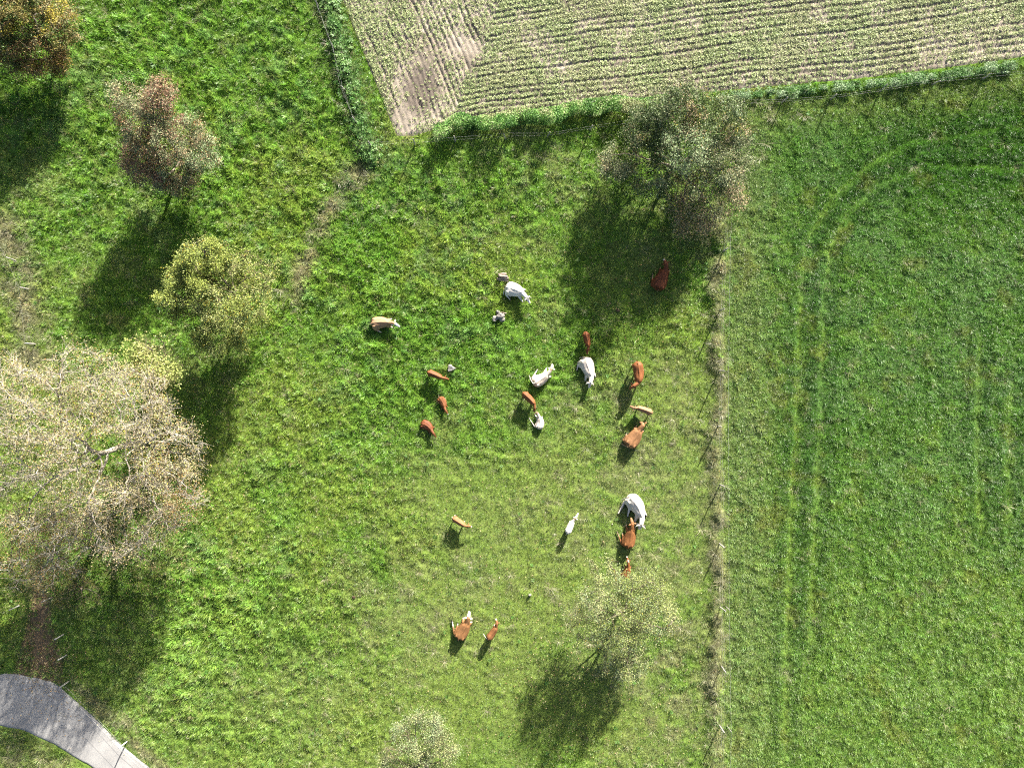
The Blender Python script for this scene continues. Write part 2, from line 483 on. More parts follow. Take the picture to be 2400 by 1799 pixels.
rz = 0.045 + 0.03 * np.sin(np.pi * np.linspace(0, 1, nc))[None, :] + 0.012 * (fbm(rx, ry, 1.2, 2, 15) - 0.5)
rz[:, 0] = -0.04; rz[:, -1] = -0.04
ii = (np.arange(nr - 1)[:, None] * nc + np.arange(nc - 1)[None, :]).ravel()
rf = np.stack([ii, ii + nc, ii + nc + 1, ii + 1], 1)

def road_material():
    m, nt, out = mat_base('worn_asphalt')
    p = nt.nodes.new('ShaderNodeBsdfPrincipled'); p.inputs['Roughness'].default_value = 0.9
    p.inputs['Specular IOR Level'].default_value = 0.2
    g = nt.nodes.new('ShaderNodeNewGeometry')
    big = nt.nodes.new('ShaderNodeTexNoise'); big.inputs['Scale'].default_value = 0.7; big.inputs['Detail'].default_value = 5
    fine = nt.nodes.new('ShaderNodeTexNoise'); fine.inputs['Scale'].default_value = 14; fine.inputs['Detail'].default_value = 5
    for n in (big, fine): nt.links.new(g.outputs['Position'], n.inputs['Vector'])
    r1 = nt.nodes.new('ShaderNodeValToRGB')
    r1.color_ramp.elements[0].position = 0.3; r1.color_ramp.elements[1].position = 0.72
    r1.color_ramp.elements[0].color = (0.245, 0.24, 0.232, 1); r1.color_ramp.elements[1].color = (0.325, 0.316, 0.302, 1)
    nt.links.new(big.outputs[0], r1.inputs[0])
    mr = nt.nodes.new('ShaderNodeMapRange'); mr.inputs[1].default_value = 0.25; mr.inputs[2].default_value = 0.75
    mr.inputs[3].default_value = 0.82; mr.inputs[4].default_value = 1.15
    nt.links.new(fine.outputs[0], mr.inputs[0])
    sc = nt.nodes.new('ShaderNodeVectorMath'); sc.operation = 'SCALE'
    nt.links.new(r1.outputs[0], sc.inputs[0]); nt.links.new(mr.outputs[0], sc.inputs['Scale'])
    nt.links.new(sc.outputs[0], p.inputs['Base Color'])
    b = nt.nodes.new('ShaderNodeBump'); b.inputs['Strength'].default_value = 0.35; b.inputs['Distance'].default_value = 0.01
    nt.links.new(fine.outputs[0], b.inputs['Height']); nt.links.new(b.outputs[0], p.inputs['Normal'])
    nt.links.new(p.outputs[0], out.inputs[0])
    return m
road = link('road', np_mesh('road', np.stack([rx.ravel(), ry.ravel(), rz.ravel()], 1), rf, None, True), road_material())
tag(road, 'pale grey worn asphalt lane curving past the pasture corner', 'road', kind='structure')

# ------------------------------------------------------------------ scattered stuff (geometry nodes instances)
def blade_tuft(name, n, height, width, spread, lean, seed, droop=0.5, segs=2):
    r = np.random.default_rng(seed)
    V = []; F = []
    for i in range(n):
        a = r.uniform(0, 2 * math.pi); rad = spread * math.sqrt(r.uniform(0, 1))
        bx, by = rad * math.cos(a), rad * math.sin(a)
        d = a + r.normal(0, 0.8); ln = lean * r.uniform(0.3, 1.3)
        hgt = height * r.uniform(0.55, 1.15); w = width * r.uniform(0.7, 1.25)
        sx, sy = -math.sin(d + r.normal(0, .5)), math.cos(d + r.normal(0, .5))
        pts = []
        for s in range(segs + 1):
            t = s / segs
            out = hgt * (ln * t + droop * t * t)
            z = hgt * (t - 0.35 * droop * t * t * (1 + ln))
            pts.append((bx + math.cos(d) * out, by + math.sin(d) * out, z - 0.03))
        b0 = len(V)
        for s, p in enumerate(pts):
            ww = w * (1 - 0.75 * (s / segs) ** 1.5)
            V.append((p[0] - sx * ww, p[1] - sy * ww, p[2])); V.append((p[0] + sx * ww, p[1] + sy * ww, p[2]))
        for s in range(segs):
            k = b0 + 2 * s
            F.append((k, k + 1, k + 3, k + 2))
    return np_mesh(name, np.array(V), np.array(F))

def leaf_plant(name, n, radius, lw, ll, hz, seed):
    """low rosette of broad leaves"""
    r = np.random.default_rng(seed)
    V = []; F = []
    for i in range(n):
        a = r.uniform(0, 2 * math.pi); z = hz * r.uniform(0.3, 1.0)
        c, s = math.cos(a), math.sin(a); l = ll * r.uniform(0.7, 1.2); w = lw * r.uniform(0.7, 1.2)
        r0 = radius * r.uniform(0, 0.6); tz = r.uniform(-0.2, 0.5) * l
        p0 = np.array([c * r0, s * r0, z]); p1 = p0 + np.array([c * l * .5, s * l * .5, tz * .7]); p2 = p0 + np.array([c * l, s * l, tz * .6])
        sd = np.array([-s, c, r.uniform(-.4, .4)]) * w
        b = len(V)
        V += [p0, p1 + sd, p2, p1 - sd]
        F.append((b, b + 1, b + 2, b + 3))
    return np_mesh(name, np.array(V), np.array(F))

def scatter(name, pos, rot, scale, idx, tint, protos, mat):
    n = len(pos)
    me = bpy.data.meshes.new(name)
    me.vertices.add(n); me.vertices.foreach_set('co', np.asarray(pos, np.float32).ravel())
    a = me.attributes.new('rot', 'FLOAT_VECTOR', 'POINT'); a.data.foreach_set('vector', np.asarray(rot, np.float32).ravel())
    sc3 = np.asarray(scale, np.float32)
    if sc3.ndim == 1: sc3 = np.stack([sc3] * 3, 1)
    a = me.attributes.new('scl', 'FLOAT_VECTOR', 'POINT'); a.data.foreach_set('vector', sc3.ravel())
    a = me.attributes.new('idx', 'INT', 'POINT'); a.data.foreach_set('value', np.asarray(idx, np.int32))
    a = me.attributes.new('tint', 'FLOAT_COLOR', 'POINT')
    c = np.ones((n, 4), np.float32); c[:, :3] = tint; a.data.foreach_set('color', c.ravel())
    o = link(name, me, mat)
    pc = bpy.data.collections.new(name + '_pieces')
    for i, p in enumerate(protos):
        if len(p.materials) == 0: p.materials.append(mat)
        pc.objects.link(bpy.data.objects.new('%s_piece_%02d' % (name, i), p))
    ng = bpy.data.node_groups.new(name + '_scatter', 'GeometryNodeTree')
    ng.interface.new_socket('Geometry', in_out='INPUT', socket_type='NodeSocketGeometry')
    ng.interface.new_socket('Geometry', in_out='OUTPUT', socket_type='NodeSocketGeometry')
    gi = ng.nodes.new('NodeGroupInput'); go = ng.nodes.new('NodeGroupOutput')
    ci = ng.nodes.new('GeometryNodeCollectionInfo')
    ci.inputs['Collection'].default_value = pc
    ci.inputs['Separate Children'].default_value = True; ci.inputs['Reset Children'].default_value = True
    ip = ng.nodes.new('GeometryNodeInstanceOnPoints'); ip.inputs['Pick Instance'].default_value = True
    def na(nm, tp):
        q = ng.nodes.new('GeometryNodeInputNamedAttribute'); q.data_type = tp; q.inputs['Name'].default_value = nm
        return q.outputs[0]
    e2r = ng.nodes.new('FunctionNodeEulerToRotation')
    L = ng.links.new
    L(gi.outputs[0], ip.inputs['Points']); L(ci.outputs[0], ip.inputs['Instance'])
    L(na('idx', 'INT'), ip.inputs['Instance Index'])
    L(na('rot', 'FLOAT_VECTOR'), e2r.inputs[0]); L(e2r.outputs[0], ip.inputs['Rotation'])
    L(na('scl', 'FLOAT_VECTOR'), ip.inputs['Scale'])
    L(ip.outputs[0], go.inputs[0])
    md = o.modifiers.new('scatter', 'NODES'); md.node_group = ng
    return o

def jitter_grid(x0, x1, y0, y1, step, r):
    xs = np.arange(x0, x1, step); ys = np.arange(y0, y1, step)
    X, Y = np.meshgrid(xs, ys)
    X = X + r.uniform(-.5, .5, X.shape) * step; Y = Y + r.uniform(-.5, .5, Y.shape) * step
    return X.ravel(), Y.ravel()

def blocked(px, py, pad=6):
    b = in_poly(px, py, FIELD) & (seg_dist(px, py, FIELD + [FIELD[0]]) > 3)
    b |= in_poly(px, py, ROAD) | (seg_dist(px, py, ROAD + [ROAD[0]]) < 4)
    return b

XA, XB, YA, YB = -45.0, 45.0, -34.5, 34.5
# pasture grass
r = np.random.default_rng(101)
x, y = jitter_grid(XA, XB, YA, YB, 0.195, r)
px, py = px_of(x, y)
rt = right_of(x, y); rk = rank_of(x, y)
trk = np.exp(-(seg_dist(px, py, TRACK_LINE) / 24.0) ** 2)
keep = (~blocked(px, py)) & (r.uniform(0, 1, x.shape) > rt * 1.05) & (r.uniform(0, 1, x.shape) > 0.85 * trk)
x, y, px, py, rk = x[keep], y[keep], px[keep], py[keep], rk[keep]
z = ground_h(x, y)
n = len(x)
ang = 2 * np.pi * fbm(x, y, 2.2, 2, 131) * 2.0 + r.normal(0, 1.2, n)
tilt = np.clip(0.15 + 0.55 * rk * fbm(x, y, 1.3, 2, 137) * 1.6 + r.normal(0, .12, n), 0, 1.1)
bunch = vnoise(x / 0.33, y / 0.33, 141)
sc = (0.40 + 0.75 * rk * (0.40 + 1.0 * bunch)) * r.uniform(0.75, 1.25, n)
sc *= (1 + 0.55 * strip_left(px, py) + 0.35 * fence_strip(px, py))
col = grass_colour(x, y) * (r.uniform(0.62, 1.38, n) * (0.8 + 0.4 * bunch) * (0.80 + 0.50 * rk))[:, None] * (1 + r.normal(0, .07, (n, 3)))  # brightness painted into the tint of rank tufts, offsetting their self-shadow
straw = r.uniform(0, 1, n) < 0.05
col[straw] = mix(col[straw], C_STRAW, 0.7)
tufts = [blade_tuft('grass_tuft_%d' % i, int(15 + 2 * i), 0.25 + 0.012 * i, 0.0175 - 0.0008 * i, 0.11 + .006 * i, 0.30 + .04 * i, 200 + i) for i in range(8)]
g = scatter('pasture_grass', np.stack([x, y, z], 1), np.stack([np.zeros(n), tilt, ang], 1), sc, r.integers(0, 8, n), np.clip(col, .004, 1), tufts, M_GRASS)
tag(g, 'tufted bright green pasture grass around the cattle', 'grass', kind='stuff')
NP1 = n

# meadow grass right of the fence
r = np.random.default_rng(102)
x, y = jitter_grid(14.0, XB, YA, YB, 0.165, r)
px, py = px_of(x, y)
rt = right_of(x, y)
keep = (~blocked(px, py)) & (r.uniform(0, 1, x.shape) < rt * 1.05)
x, y, px, py = x[keep], y[keep], px[keep], py[keep]
z = ground_h(x, y); n = len(x)
td = np.min([seg_dist(px, py, t) for t in TRACKS_R], axis=0)
ang = 2 * np.pi * fbm(x, y, 1.4, 2, 151) * 2 + r.normal(0, 0.8, n)
tilt = np.clip(0.25 + r.normal(0, .2, n), 0, 0.8)
bunch = fbm(x, y, 0.5, 2, 161)
sc = (0.42 + 0.5 * bunch) * r.uniform(0.75, 1.25, n) * (1 - 0.4 * np.exp(-(td / 8.0) ** 2))
col = grass_colour(x, y) * (r.uniform(0.68, 1.32, n) * (0.85 + 0.5 * bunch))[:, None] * (1 + r.normal(0, .07, (n, 3)))
g = scatter('meadow_grass', np.stack([x, y, z], 1), np.stack([np.zeros(n), tilt, ang], 1), sc, r.integers(0, 8, n), np.clip(col, .004, 1), tufts, M_GRASS)
tag(g, 'short dense dark green meadow grass right of the fence', 'grass', kind='stuff')

# tall dry grass along fences and in rough patches
r = np.random.default_rng(103)
x, y = jitter_grid(XA, XB, YA, YB, 0.30, r)
px, py = px_of(x, y)
p = 0.95 * fence_strip(px, py)
for pts, w, a in DRY_LINES:
    p = np.maximum(p, a * np.exp(-(seg_dist(px, py, pts) / w) ** 2))
p = np.maximum(p, 0.5 * strip_left(px, py))
p = np.maximum(p, 0.35 * np.clip(blobs(px, py, STRAW) * smooth(0.4, 0.65, fbm(x, y, 1.1, 2, 47)) * 1.5, 0, 1))
p = np.maximum(p, 0.012)
keep = (~blocked(px, py)) & (r.uniform(0, 1, x.shape) < p)
x, y = x[keep], y[keep]; n = len(x); z = ground_h(x, y)
drys = [blade_tuft('dry_tuft_%d' % i, 34, 0.42, 0.007, 0.10, 0.7, 300 + i, droop=0.9, segs=3) for i in range(4)]
col = mix(np.broadcast_to(np.array([0.36, 0.335, 0.215]), (n, 3)).copy(), np.array([0.20, 0.24, 0.09]), r.uniform(0, 1, n)) * r.uniform(.75, 1.25, n)[:, None]
g = scatter('dry_grass', np.stack([x, y, z], 1), np.stack([r.normal(0, .2, n), r.normal(0, .25, n), r.uniform(0, 6.28, n)], 1), r.uniform(.55, 1.15, n), r.integers(0, 4, n), np.clip(col, 0, 1), drys, M_GRASS)
tag(g, 'pale dry grass tussocks along the fence lines', 'grass', kind='stuff')

# crop seedlings
r = np.random.default_rng(104)
x, y = jitter_grid(XA + 29, XB, 19.0, YB, 0.088, r)
px, py = px_of(x, y)
w, v = row_wave(px, py)
bare = bare_of(px, py)
dens = (0.05 + 0.80 * np.clip(w * 0.5 + 0.5, 0, 1)) * np.where(head_side(px, py), .62, 1.0) * (1 - 0.93 * np.clip(bare, 0, 1)) * (0.6 + 0.6 * smooth(.25, .6, fbm(x, y, 1.2, 2, 171)))
keep = in_poly(px, py, FIELD) & (seg_dist(px, py, FIELD + [FIELD[0]]) > 5) & (r.uniform(0, 1, x.shape) < dens)
x, y, px, py, w = x[keep], y[keep], px[keep], py[keep], w[keep]
n = len(x); z = soil_h(px, py)
crops = [leaf_plant('crop_plant_%d' % i, 7, 0.045, 0.028, 0.085, 0.085, 400 + i) for i in range(5)]
col = mix(np.broadcast_to(np.array([0.36, 0.42, 0.185]), (n, 3)).copy(), np.array([0.23, 0.305, 0.11]), r.uniform(0, 1, n) ** 1.3) * r.uniform(.8, 1.2, n)[:, None]
col = mix(col, np.array([0.38, 0.37, 0.20]), 0.35 * smooth(.4, .7, fbm(x, y, 2.5, 2, 175)))
g = scatter('crop_seedlings', np.stack([x, y, z], 1), np.stack([r.normal(0, .25, n), r.normal(0, .25, n), r.uniform(0, 6.28, n)], 1), r.uniform(.75, 1.25, n) * (0.9 + 0.2 * w), r.integers(0, 5, n), np.clip(col, 0, 1), crops, M_CROP)
tag(g, 'pale yellow green crop seedlings in drill rows on the tilled field', 'crop', kind='stuff')

# broad-leaved weeds: bank along the left of the crop field, rosettes in the pasture
r = np.random.default_rng(105)
x, y = jitter_grid(XA, XB, YA, YB, 0.21, r)
px, py = px_of(x, y)
p = 0.9 * strip_left(px - 8, py) + 0.006
p = p + 0.6 * np.exp(-((py - edge_y(px) - 8) / 10.0) ** 2) * (px > 1010) * (px < 1900)
keep = (~blocked(px, py)) & (r.uniform(0, 1, x.shape) < p) & ((px < 1690) | (py < 330))
x, y, px, py = x[keep], y[keep], px[keep], py[keep]; n = len(x); z = ground_h(x, y)
weeds = [leaf_plant('weed_plant_%d' % i, 22, 0.18, 0.045, 0.17, 0.42, 450 + i) for i in range(5)]
col = mix(np.broadcast_to(np.array([0.075, 0.20, 0.035]), (n, 3)).copy(), np.array([0.15, 0.25, 0.07]), r.uniform(0, 1, n)) * r.uniform(.75, 1.25, n)[:, None]
scl = r.uniform(.55, 1.1, n) * (0.55 + 0.6 * np.maximum(strip_left(px, py), 0.2))
g = scatter('bank_weeds', np.stack([x, y, z], 1), np.stack([r.normal(0, .2, n), r.normal(0, .2, n), r.uniform(0, 6.28, n)], 1), scl, r.integers(0, 5, n), np.clip(col, 0, 1), weeds, M_CROP)
tag(g, 'broad leaved green weeds on the bank beside the crop field', 'weeds', kind='stuff')

# fallen leaves under the trees
r = np.random.default_rng(106)
def gauss_pts(n, cx, cy, sx, sy):
    return r.normal(cx, sx, n), r.normal(cy, sy, n)
L = [gauss_pts(5200, 330, 1260, 120, 130), gauss_pts(900, 110, 1560, 45, 40), gauss_pts(700, 60, 1400, 60, 70), gauss_pts(900, 1340, 1610, 90, 110),
     gauss_pts(900, 1480, 640, 120, 100), gauss_pts(600, 330, 640, 90, 130), gauss_pts(800, 520, 900, 90, 110), gauss_pts(300, 120, 1640, 70, 40),
     gauss_pts(500, 80, 300, 80, 90), (r.uniform(700, 1690, 900), r.uniform(1100, 1799, 900))]
px = np.concatenate([a for a, b in L]); py = np.concatenate([b for a, b in L])
x, y = (px - 1200) / S, (899.5 - py) / S
z = ground_h(x, y) + np.where(in_poly(px, py, ROAD), 0.17, 0.06)
z = np.where(in_poly(px, py, ROAD), 0.085, z)
n = len(x)
def litter(name, seed):
    rr = np.random.default_rng(seed)
    V = np.array([(-.065, 0, .0), (0, .032, .012), (.065, 0, .004), (0, -.03, .014)]) + rr.normal(0, .006, (4, 3))
    return np_mesh(name, V, np.array([(0, 1, 2, 3)]))
lm = [litter('litter_leaf_%d' % i, i) for i in range(4)]
col = mix(np.broadcast_to(np.array([0.30, 0.17, 0.075]), (n, 3)).copy(), np.array([0.50, 0.42, 0.24]), r.uniform(0, 1, n)) * r.uniform(.7, 1.2, n)[:, None]
g = scatter('fallen_leaves', np.stack([x, y, z], 1), np.stack([r.normal(0, .5, n), r.normal(0, .5, n), r.uniform(0, 6.28, n)], 1), r.uniform(.5, 1.1, n), r.integers(0, 4, n), np.clip(col, 0, 1), lm, M_LITTER)
tag(g, 'brown and yellow fallen leaves strewn under the trees', 'fallen leaves', kind='stuff')

# ------------------------------------------------------------------ tubes, leaves, trees
def tube_mesh(name, paths, sides=5, caps=False):
    """paths: list of (pts Nx3, radii N) -> one mesh of tapered tubes"""
    VV = []; FF = []; base = 0
    for pts, rad, *sd in paths:
        k = sd[0] if sd else sides
        pts = np.asarray(pts, float); rad = np.asarray(rad, float)
        t = np.gradient(pts, axis=0); t /= np.linalg.norm(t, axis=1)[:, None] + 1e-9
        ref = np.where(np.abs(t[:, 2:3]) > 0.9, np.array([[1., 0, 0]]), np.array([[0, 0, 1.]]))
        s = np.cross(t, ref); s /= np.linalg.norm(s, axis=1)[:, None] + 1e-9
        u = np.cross(s, t)
        a = np.linspace(0, 2 * np.pi, k, endpoint=False)
        ring = pts[:, None, :] + rad[:, None, None] * (np.cos(a)[None, :, None] * s[:, None, :] + np.sin(a)[None, :, None] * u[:, None, :])
        n = len(pts)
        VV.append(ring.reshape(-1, 3))
        i = np.arange(n - 1)[:, None] * k; j = np.arange(k)[None, :]
        f = np.stack([i + j, i + (j + 1) % k, i + k + (j + 1) % k, i + k + j], -1).reshape(-1, 4) + base
        FF.append(f)
        if caps:
            top = np.arange(k)[None, :] + (n - 1) * k + base
            for q in range(1, k - 1):
                FF.append(np.array([[top[0, 0], top[0, q], top[0, q + 1], top[0, q + 1]]]))
        base += n * k
    F = np.concatenate(FF)
    V = np.concatenate(VV)
    if caps:
        me = bpy.data.meshes.new(name)
        me.from_pydata(V.tolist(), [], [[a, b, c] if c == d else [a, b, c, d] for a, b, c, d in F.tolist()])
        for p_ in me.polygons: p_.use_smooth = True
        me.update(); return me
    return np_mesh(name, V, F, None, True)

def leaves_mesh(name, cen, size, tint, r, up_bias=0.6, fold=0.25, aspect=0.55):
    n = len(cen)
    nrm = r.normal(0, 1, (n, 3)); nrm[:, 2] = np.abs(nrm[:, 2]) + up_bias
    nrm /= np.linalg.norm(nrm, axis=1)[:, None]
    d = r.normal(0, 1, (n, 3)); d -= (d * nrm).sum(1)[:, None] * nrm; d /= np.linalg.norm(d, axis=1)[:, None]
    e = np.cross(nrm, d)
    s = np.asarray(size)[:, None]
    v = np.stack([cen - d * s * .5, cen + e * s * aspect * .5 + nrm * s * fold * .4, cen + d * s * .5, cen - e * s * aspect * .5 + nrm * s * fold * .4], 1).reshape(-1, 3)
    f = np.arange(4 * n).reshape(n, 4)
    return np_mesh(name, v, f, np.repeat(np.clip(tint, 0.003, 1), 4, axis=0))

def grow(base, attract, trunk_top, step, r, kill, maxit=160):
    """space colonisation; returns node positions and parents"""
    nodes = [np.array(base, float)]; par = [-1]
    p = np.array(base, float); tt = np.array(trunk_top, float)
    nst = max(2, int(np.linalg.norm(tt - p) / step))
    for i in range(1, nst + 1):
        q = p + (tt - p) * i / nst + r.normal(0, .03, 3)
        nodes.append(q); par.append(len(nodes) - 2)
    A = attract.copy()
    near = np.zeros(len(A), int); nd = np.full(len(A), 1e9)
    start = 0
    for it in range(maxit):
        N = np.array(nodes[start:])
        if len(N):
            D = np.linalg.norm(A[:, None, :] - N[None, :, :], axis=2)
            j = D.argmin(1); dj = D[np.arange(len(A)), j]
            b = dj < nd
            nd[b] = dj[b]; near[b] = j[b] + start
        start = len(nodes)
        alive = nd > kill
        A = A[alive]; near = near[alive]; nd = nd[alive]
        if len(A) == 0: break
        P = np.array(nodes)
        dirs = A - P[near]; dirs /= np.linalg.norm(dirs, axis=1)[:, None]
        acc = np.zeros_like(P); np.add.at(acc, near, dirs)
        act = np.unique(near)
        for a in act:
            v = acc[a]; ln = np.linalg.norm(v)
            if ln < 1e-3: v = r.normal(0, 1, 3); ln = np.linalg.norm(v)
            v = v / ln + r.normal(0, .16, 3); v /= np.linalg.norm(v)
            nodes.append(P[a] + v * step); par.append(int(a))
    return np.array(nodes), np.array(par)

def chains(nodes, par, r_tip, expo, r_max):
    n = len(nodes)
    kids = [[] for _ in range(n)]
    for i in range(1, n): kids[par[i]].append(i)
    area = np.zeros(n)
    for i in range(n - 1, -1, -1):
        area[i] = sum(area[k] for k in kids[i]) if kids[i] else r_tip ** expo
    rad = np.minimum(area ** (1 / expo), r_max)
    ch = []
    stack = [(0, -1)]
    while stack:
        s, p = stack.pop()
        path = [p, s] if p >= 0 else [s]
        cur = s
        while kids[cur]:
            ks = sorted(kids[cur], key=lambda k: -area[k])
            for k in ks[1:]: stack.append((k, cur))
            cur = ks[0]; path.append(cur)
        if len(path) >= 2:
            rr = rad[path].copy()
            if p >= 0: rr[0] = rr[1]
            ch.append((nodes[path], rr, float(rr.max())))
    return ch, rad, kids

def tree(name, label, base_px, blobs_px, crown_pts, trunk_h, leaf_n, leaf_size, palette, seed, r_tip=0.012, r_max=0.22, twig_n=3, twig_len=0.55,
         twig_r=0.007, bark=None, twig_mat=None, step=0.35, kill=0.42, leaf_spread=0.28, clump=0.6, hollow=0.35, up_bias=0.6, group=None):
    """blobs_px: (px, py, z, radius px, vertical radius m, weight, tint index or None)"""
    r = np.random.default_rng(seed)
    leaf_n = int(leaf_n * 1.8); leaf_size *= 0.74; leaf_spread *= 0.85
    bx, by, _ = W2(*base_px)
    bz = float(ground_h(np.array([bx]), np.array([by]))[0])
    base = np.array([bx, by, bz - 0.05])
    B = [(np.array(W2(a, b, z)), rp / S * (H - z) / H, rv, w, ti) for a, b, z, rp, rv, w, ti in blobs_px]
    wts = np.array([b[3] for b in B], float); wts /= wts.sum()
    which = r.choice(len(B), crown_pts, p=wts)
    d = r.normal(0, 1, (crown_pts, 3)); d /= np.linalg.norm(d, axis=1)[:, None]
    rad = (hollow + (1 - hollow) * r.uniform(0, 1, crown_pts)) ** 0.6
    cen = np.array([B[k][0] for k in which]); R = np.array([[B[k][1], B[k][1], B[k][2]] for k in which])
    A = cen + d * rad[:, None] * R
    A[:, 2] = np.maximum(A[:, 2], trunk_h * 0.6)
    cm = np.average([b[0] for b in B], axis=0, weights=wts)
    tt = base + np.array([(cm[0] - bx) * 0.22, (cm[1] - by) * 0.22, trunk_h])
    nodes, par = grow(base, A, tt, step, r, kill)
    ch, rad, kids = chains(nodes, par, r_tip, 2.25, r_max)
    # a flare at the foot
    root = empty(name, tuple(base)); o0 = base
    big = [(p - o0, q, 7) for p, q, m in ch if m > 0.05]
    small = [(p - o0, q, 4) for p, q, m in ch if m <= 0.05]
    big[0][1][0] *= 1.5
    bark = bark or M_BARK
    link('trunk', tube_mesh('trunk', big), bark, root)
    tips = np.array([i for i in range(len(nodes)) if rad[i] < r_tip * 2.2 and nodes[i][2] > trunk_h * 0.5])
    tw = []; anchors = [nodes[tips]]
    for i in tips:
        dirp = nodes[i] - nodes[par[i]]; dirp /= np.linalg.norm(dirp) + 1e-6
        for k in range(twig_n if r.uniform() < 0.8 else max(1, twig_n - 2)):
            v = dirp * 0.7 + r.normal(0, .75, 3) + np.array([0, 0, .15]); v /= np.linalg.norm(v)
            l = twig_len * r.uniform(.4, 1.3)
            p0 = nodes[i]; p1 = p0 + v * l * .5; v2 = v + r.normal(0, .35, 3); v2 /= np.linalg.norm(v2); p2 = p1 + v2 * l * .5
            tw.append((np.array([p0, p1, p2]) - o0, np.array([twig_r * 1.5, twig_r, twig_r * .5]), 3))
            anchors.append(np.array([p1, p2]))
    tag(link('branches', tube_mesh('branches', small + tw), twig_mat or M_TWIG, root), kind='stuff')
    # leaves gathered round twigs, in clumps
    an = np.concatenate(anchors)
    cl = fbm(an[:, 0] + 0.7 * an[:, 2], an[:, 1] - 0.6 * an[:, 2], 1.5, 2, seed)
    wt = np.clip(smooth(0.5 - clump * .35, 0.5 + clump * .25, cl), 0.02, 1)
    cents = np.array([b[0] for b in B]); 
    nb = np.argmin(np.linalg.norm((an[:, None, :] - cents[None]) / np.array([b[1] for b in B])[None, :, None], axis=2), 1)
    lw = np.array([1.0 if b[4] is None else (b[4][1] if isinstance(b[4][0], tuple) else 1.0) for b in B])
    wt = wt * lw[nb]
    pick = r.choice(len(an), leaf_n, p=wt / wt.sum())
    lp = an[pick] + r.normal(0, leaf_spread, (leaf_n, 3)) * np.array([1, 1, .8])
    lp[:, 2] = np.maximum(lp[:, 2], bz + 0.3)
    pal = np.array([c for c, w in palette]); pw = np.array([w for c, w in palette], float); pw /= pw.sum()
    ci = r.choice(len(pal), leaf_n, p=pw)
    # neighbouring leaves share a hue
    hn = (fbm(lp[:, 0], lp[:, 1] + lp[:, 2], 1.1, 2, seed + 3) - .5)
    ci2 = np.clip((np.searchsorted(np.cumsum(pw), np.clip(0.5 + hn * 2.1, 0, 0.999))), 0, len(pal) - 1)
    ci = np.where(r.uniform(0, 1, leaf_n) < 0.75, ci2, ci)
    col = pal[ci]
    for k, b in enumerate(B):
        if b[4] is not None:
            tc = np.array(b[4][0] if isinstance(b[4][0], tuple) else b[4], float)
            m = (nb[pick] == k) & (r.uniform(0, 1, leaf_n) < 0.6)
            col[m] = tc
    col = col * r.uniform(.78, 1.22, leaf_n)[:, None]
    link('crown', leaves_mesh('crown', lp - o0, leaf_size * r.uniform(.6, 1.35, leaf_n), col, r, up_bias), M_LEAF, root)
    tag(root, label, 'tree', group)
    return root

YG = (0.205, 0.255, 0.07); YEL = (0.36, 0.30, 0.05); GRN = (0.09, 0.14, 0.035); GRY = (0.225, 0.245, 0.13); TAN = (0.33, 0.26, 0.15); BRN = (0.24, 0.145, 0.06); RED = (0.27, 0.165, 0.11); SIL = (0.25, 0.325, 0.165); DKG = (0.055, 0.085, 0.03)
# big pale autumn tree at the left edge
tree('autumn_tree', 'large half bare autumn tree with pale grey branches at the left edge', (350, 1030),
     [(240, 1030, 8.5, 190, 3.2, 3.0, None), (110, 960, 8.0, 120, 3.0, 1.4, None), (300, 935, 7.8, 95, 2.8, 1.2, None), (385, 1055, 7.0, 95, 2.6, 1.2, None),
      (120, 1150, 7.0, 140, 2.8, 1.5, None), (290, 1195, 6.3, 130, 2.6, 1.5, (TAN, 1.2)), (190, 870, 9, 70, 2.0, .6, None), (30, 1040, 7.5, 130, 2.8, 1.3, None),
      (100, 1280, 5.5, 115, 2.2, 1.3, (BRN, 1.4)), (10, 880, 8, 60, 2.0, .5, None), (400, 1170, 5.2, 80, 1.8, .7, (BRN, 1.2))],
     1500, 2.6, 34000, 0.14, [((0.33, 0.28, 0.14), 3), (YG, 1.6), (YEL, .8), (BRN, 1.2), ((0.36, 0.33, 0.17), 3)], 501, r_tip=0.017, r_max=0.40, twig_n=8, twig_len=0.85,
     twig_r=0.0095, bark=M_BARKG, twig_mat=M_BARKG, step=0.5, kill=0.6, leaf_spread=0.3, hollow=0.45)
tree('leafy_tree', 'small bright yellow green tree beside the big half bare tree', (405, 850),
     [(362, 832, 5.2, 52, 1.4, 2, None), (340, 815, 6.0, 36, 1.0, 1, None), (415, 870, 4.6, 26, .8, .6, None), (372, 868, 4.4, 45, 1.0, 1, None)],
     150, 2.0, 2600, 0.22, [((0.33, 0.38, 0.11), 3), (YG, 2.5), ((0.38, 0.38, 0.14), 1.5)], 502, r_max=0.13, step=0.3, kill=0.35, twig_n=2, up_bias=.9)
tree('yellow_tree', 'rounded yellow green tree left of the pasture beside dark shade', (583, 718),
     [(505, 640, 5.1, 85, 1.9, 2, None), (560, 700, 4.5, 85, 2.1, 2, None), (440, 680, 4.3, 70, 1.9, 1.3, None), (520, 750, 3.7, 85, 1.8, 1.6, None), (470, 600, 4.9, 50, 1.6, .8, None), (600, 640, 4.0, 55, 1.7, .8, None)],
     560, 0.9, 40000, 0.145, [((0.25, 0.30, 0.065), 3), (YG, 2), (YEL, .5), (GRN, 2.0), ((0.33, 0.36, 0.13), 2.2)], 503, r_max=0.17, step=0.32, kill=0.36, twig_n=3, leaf_spread=.22)
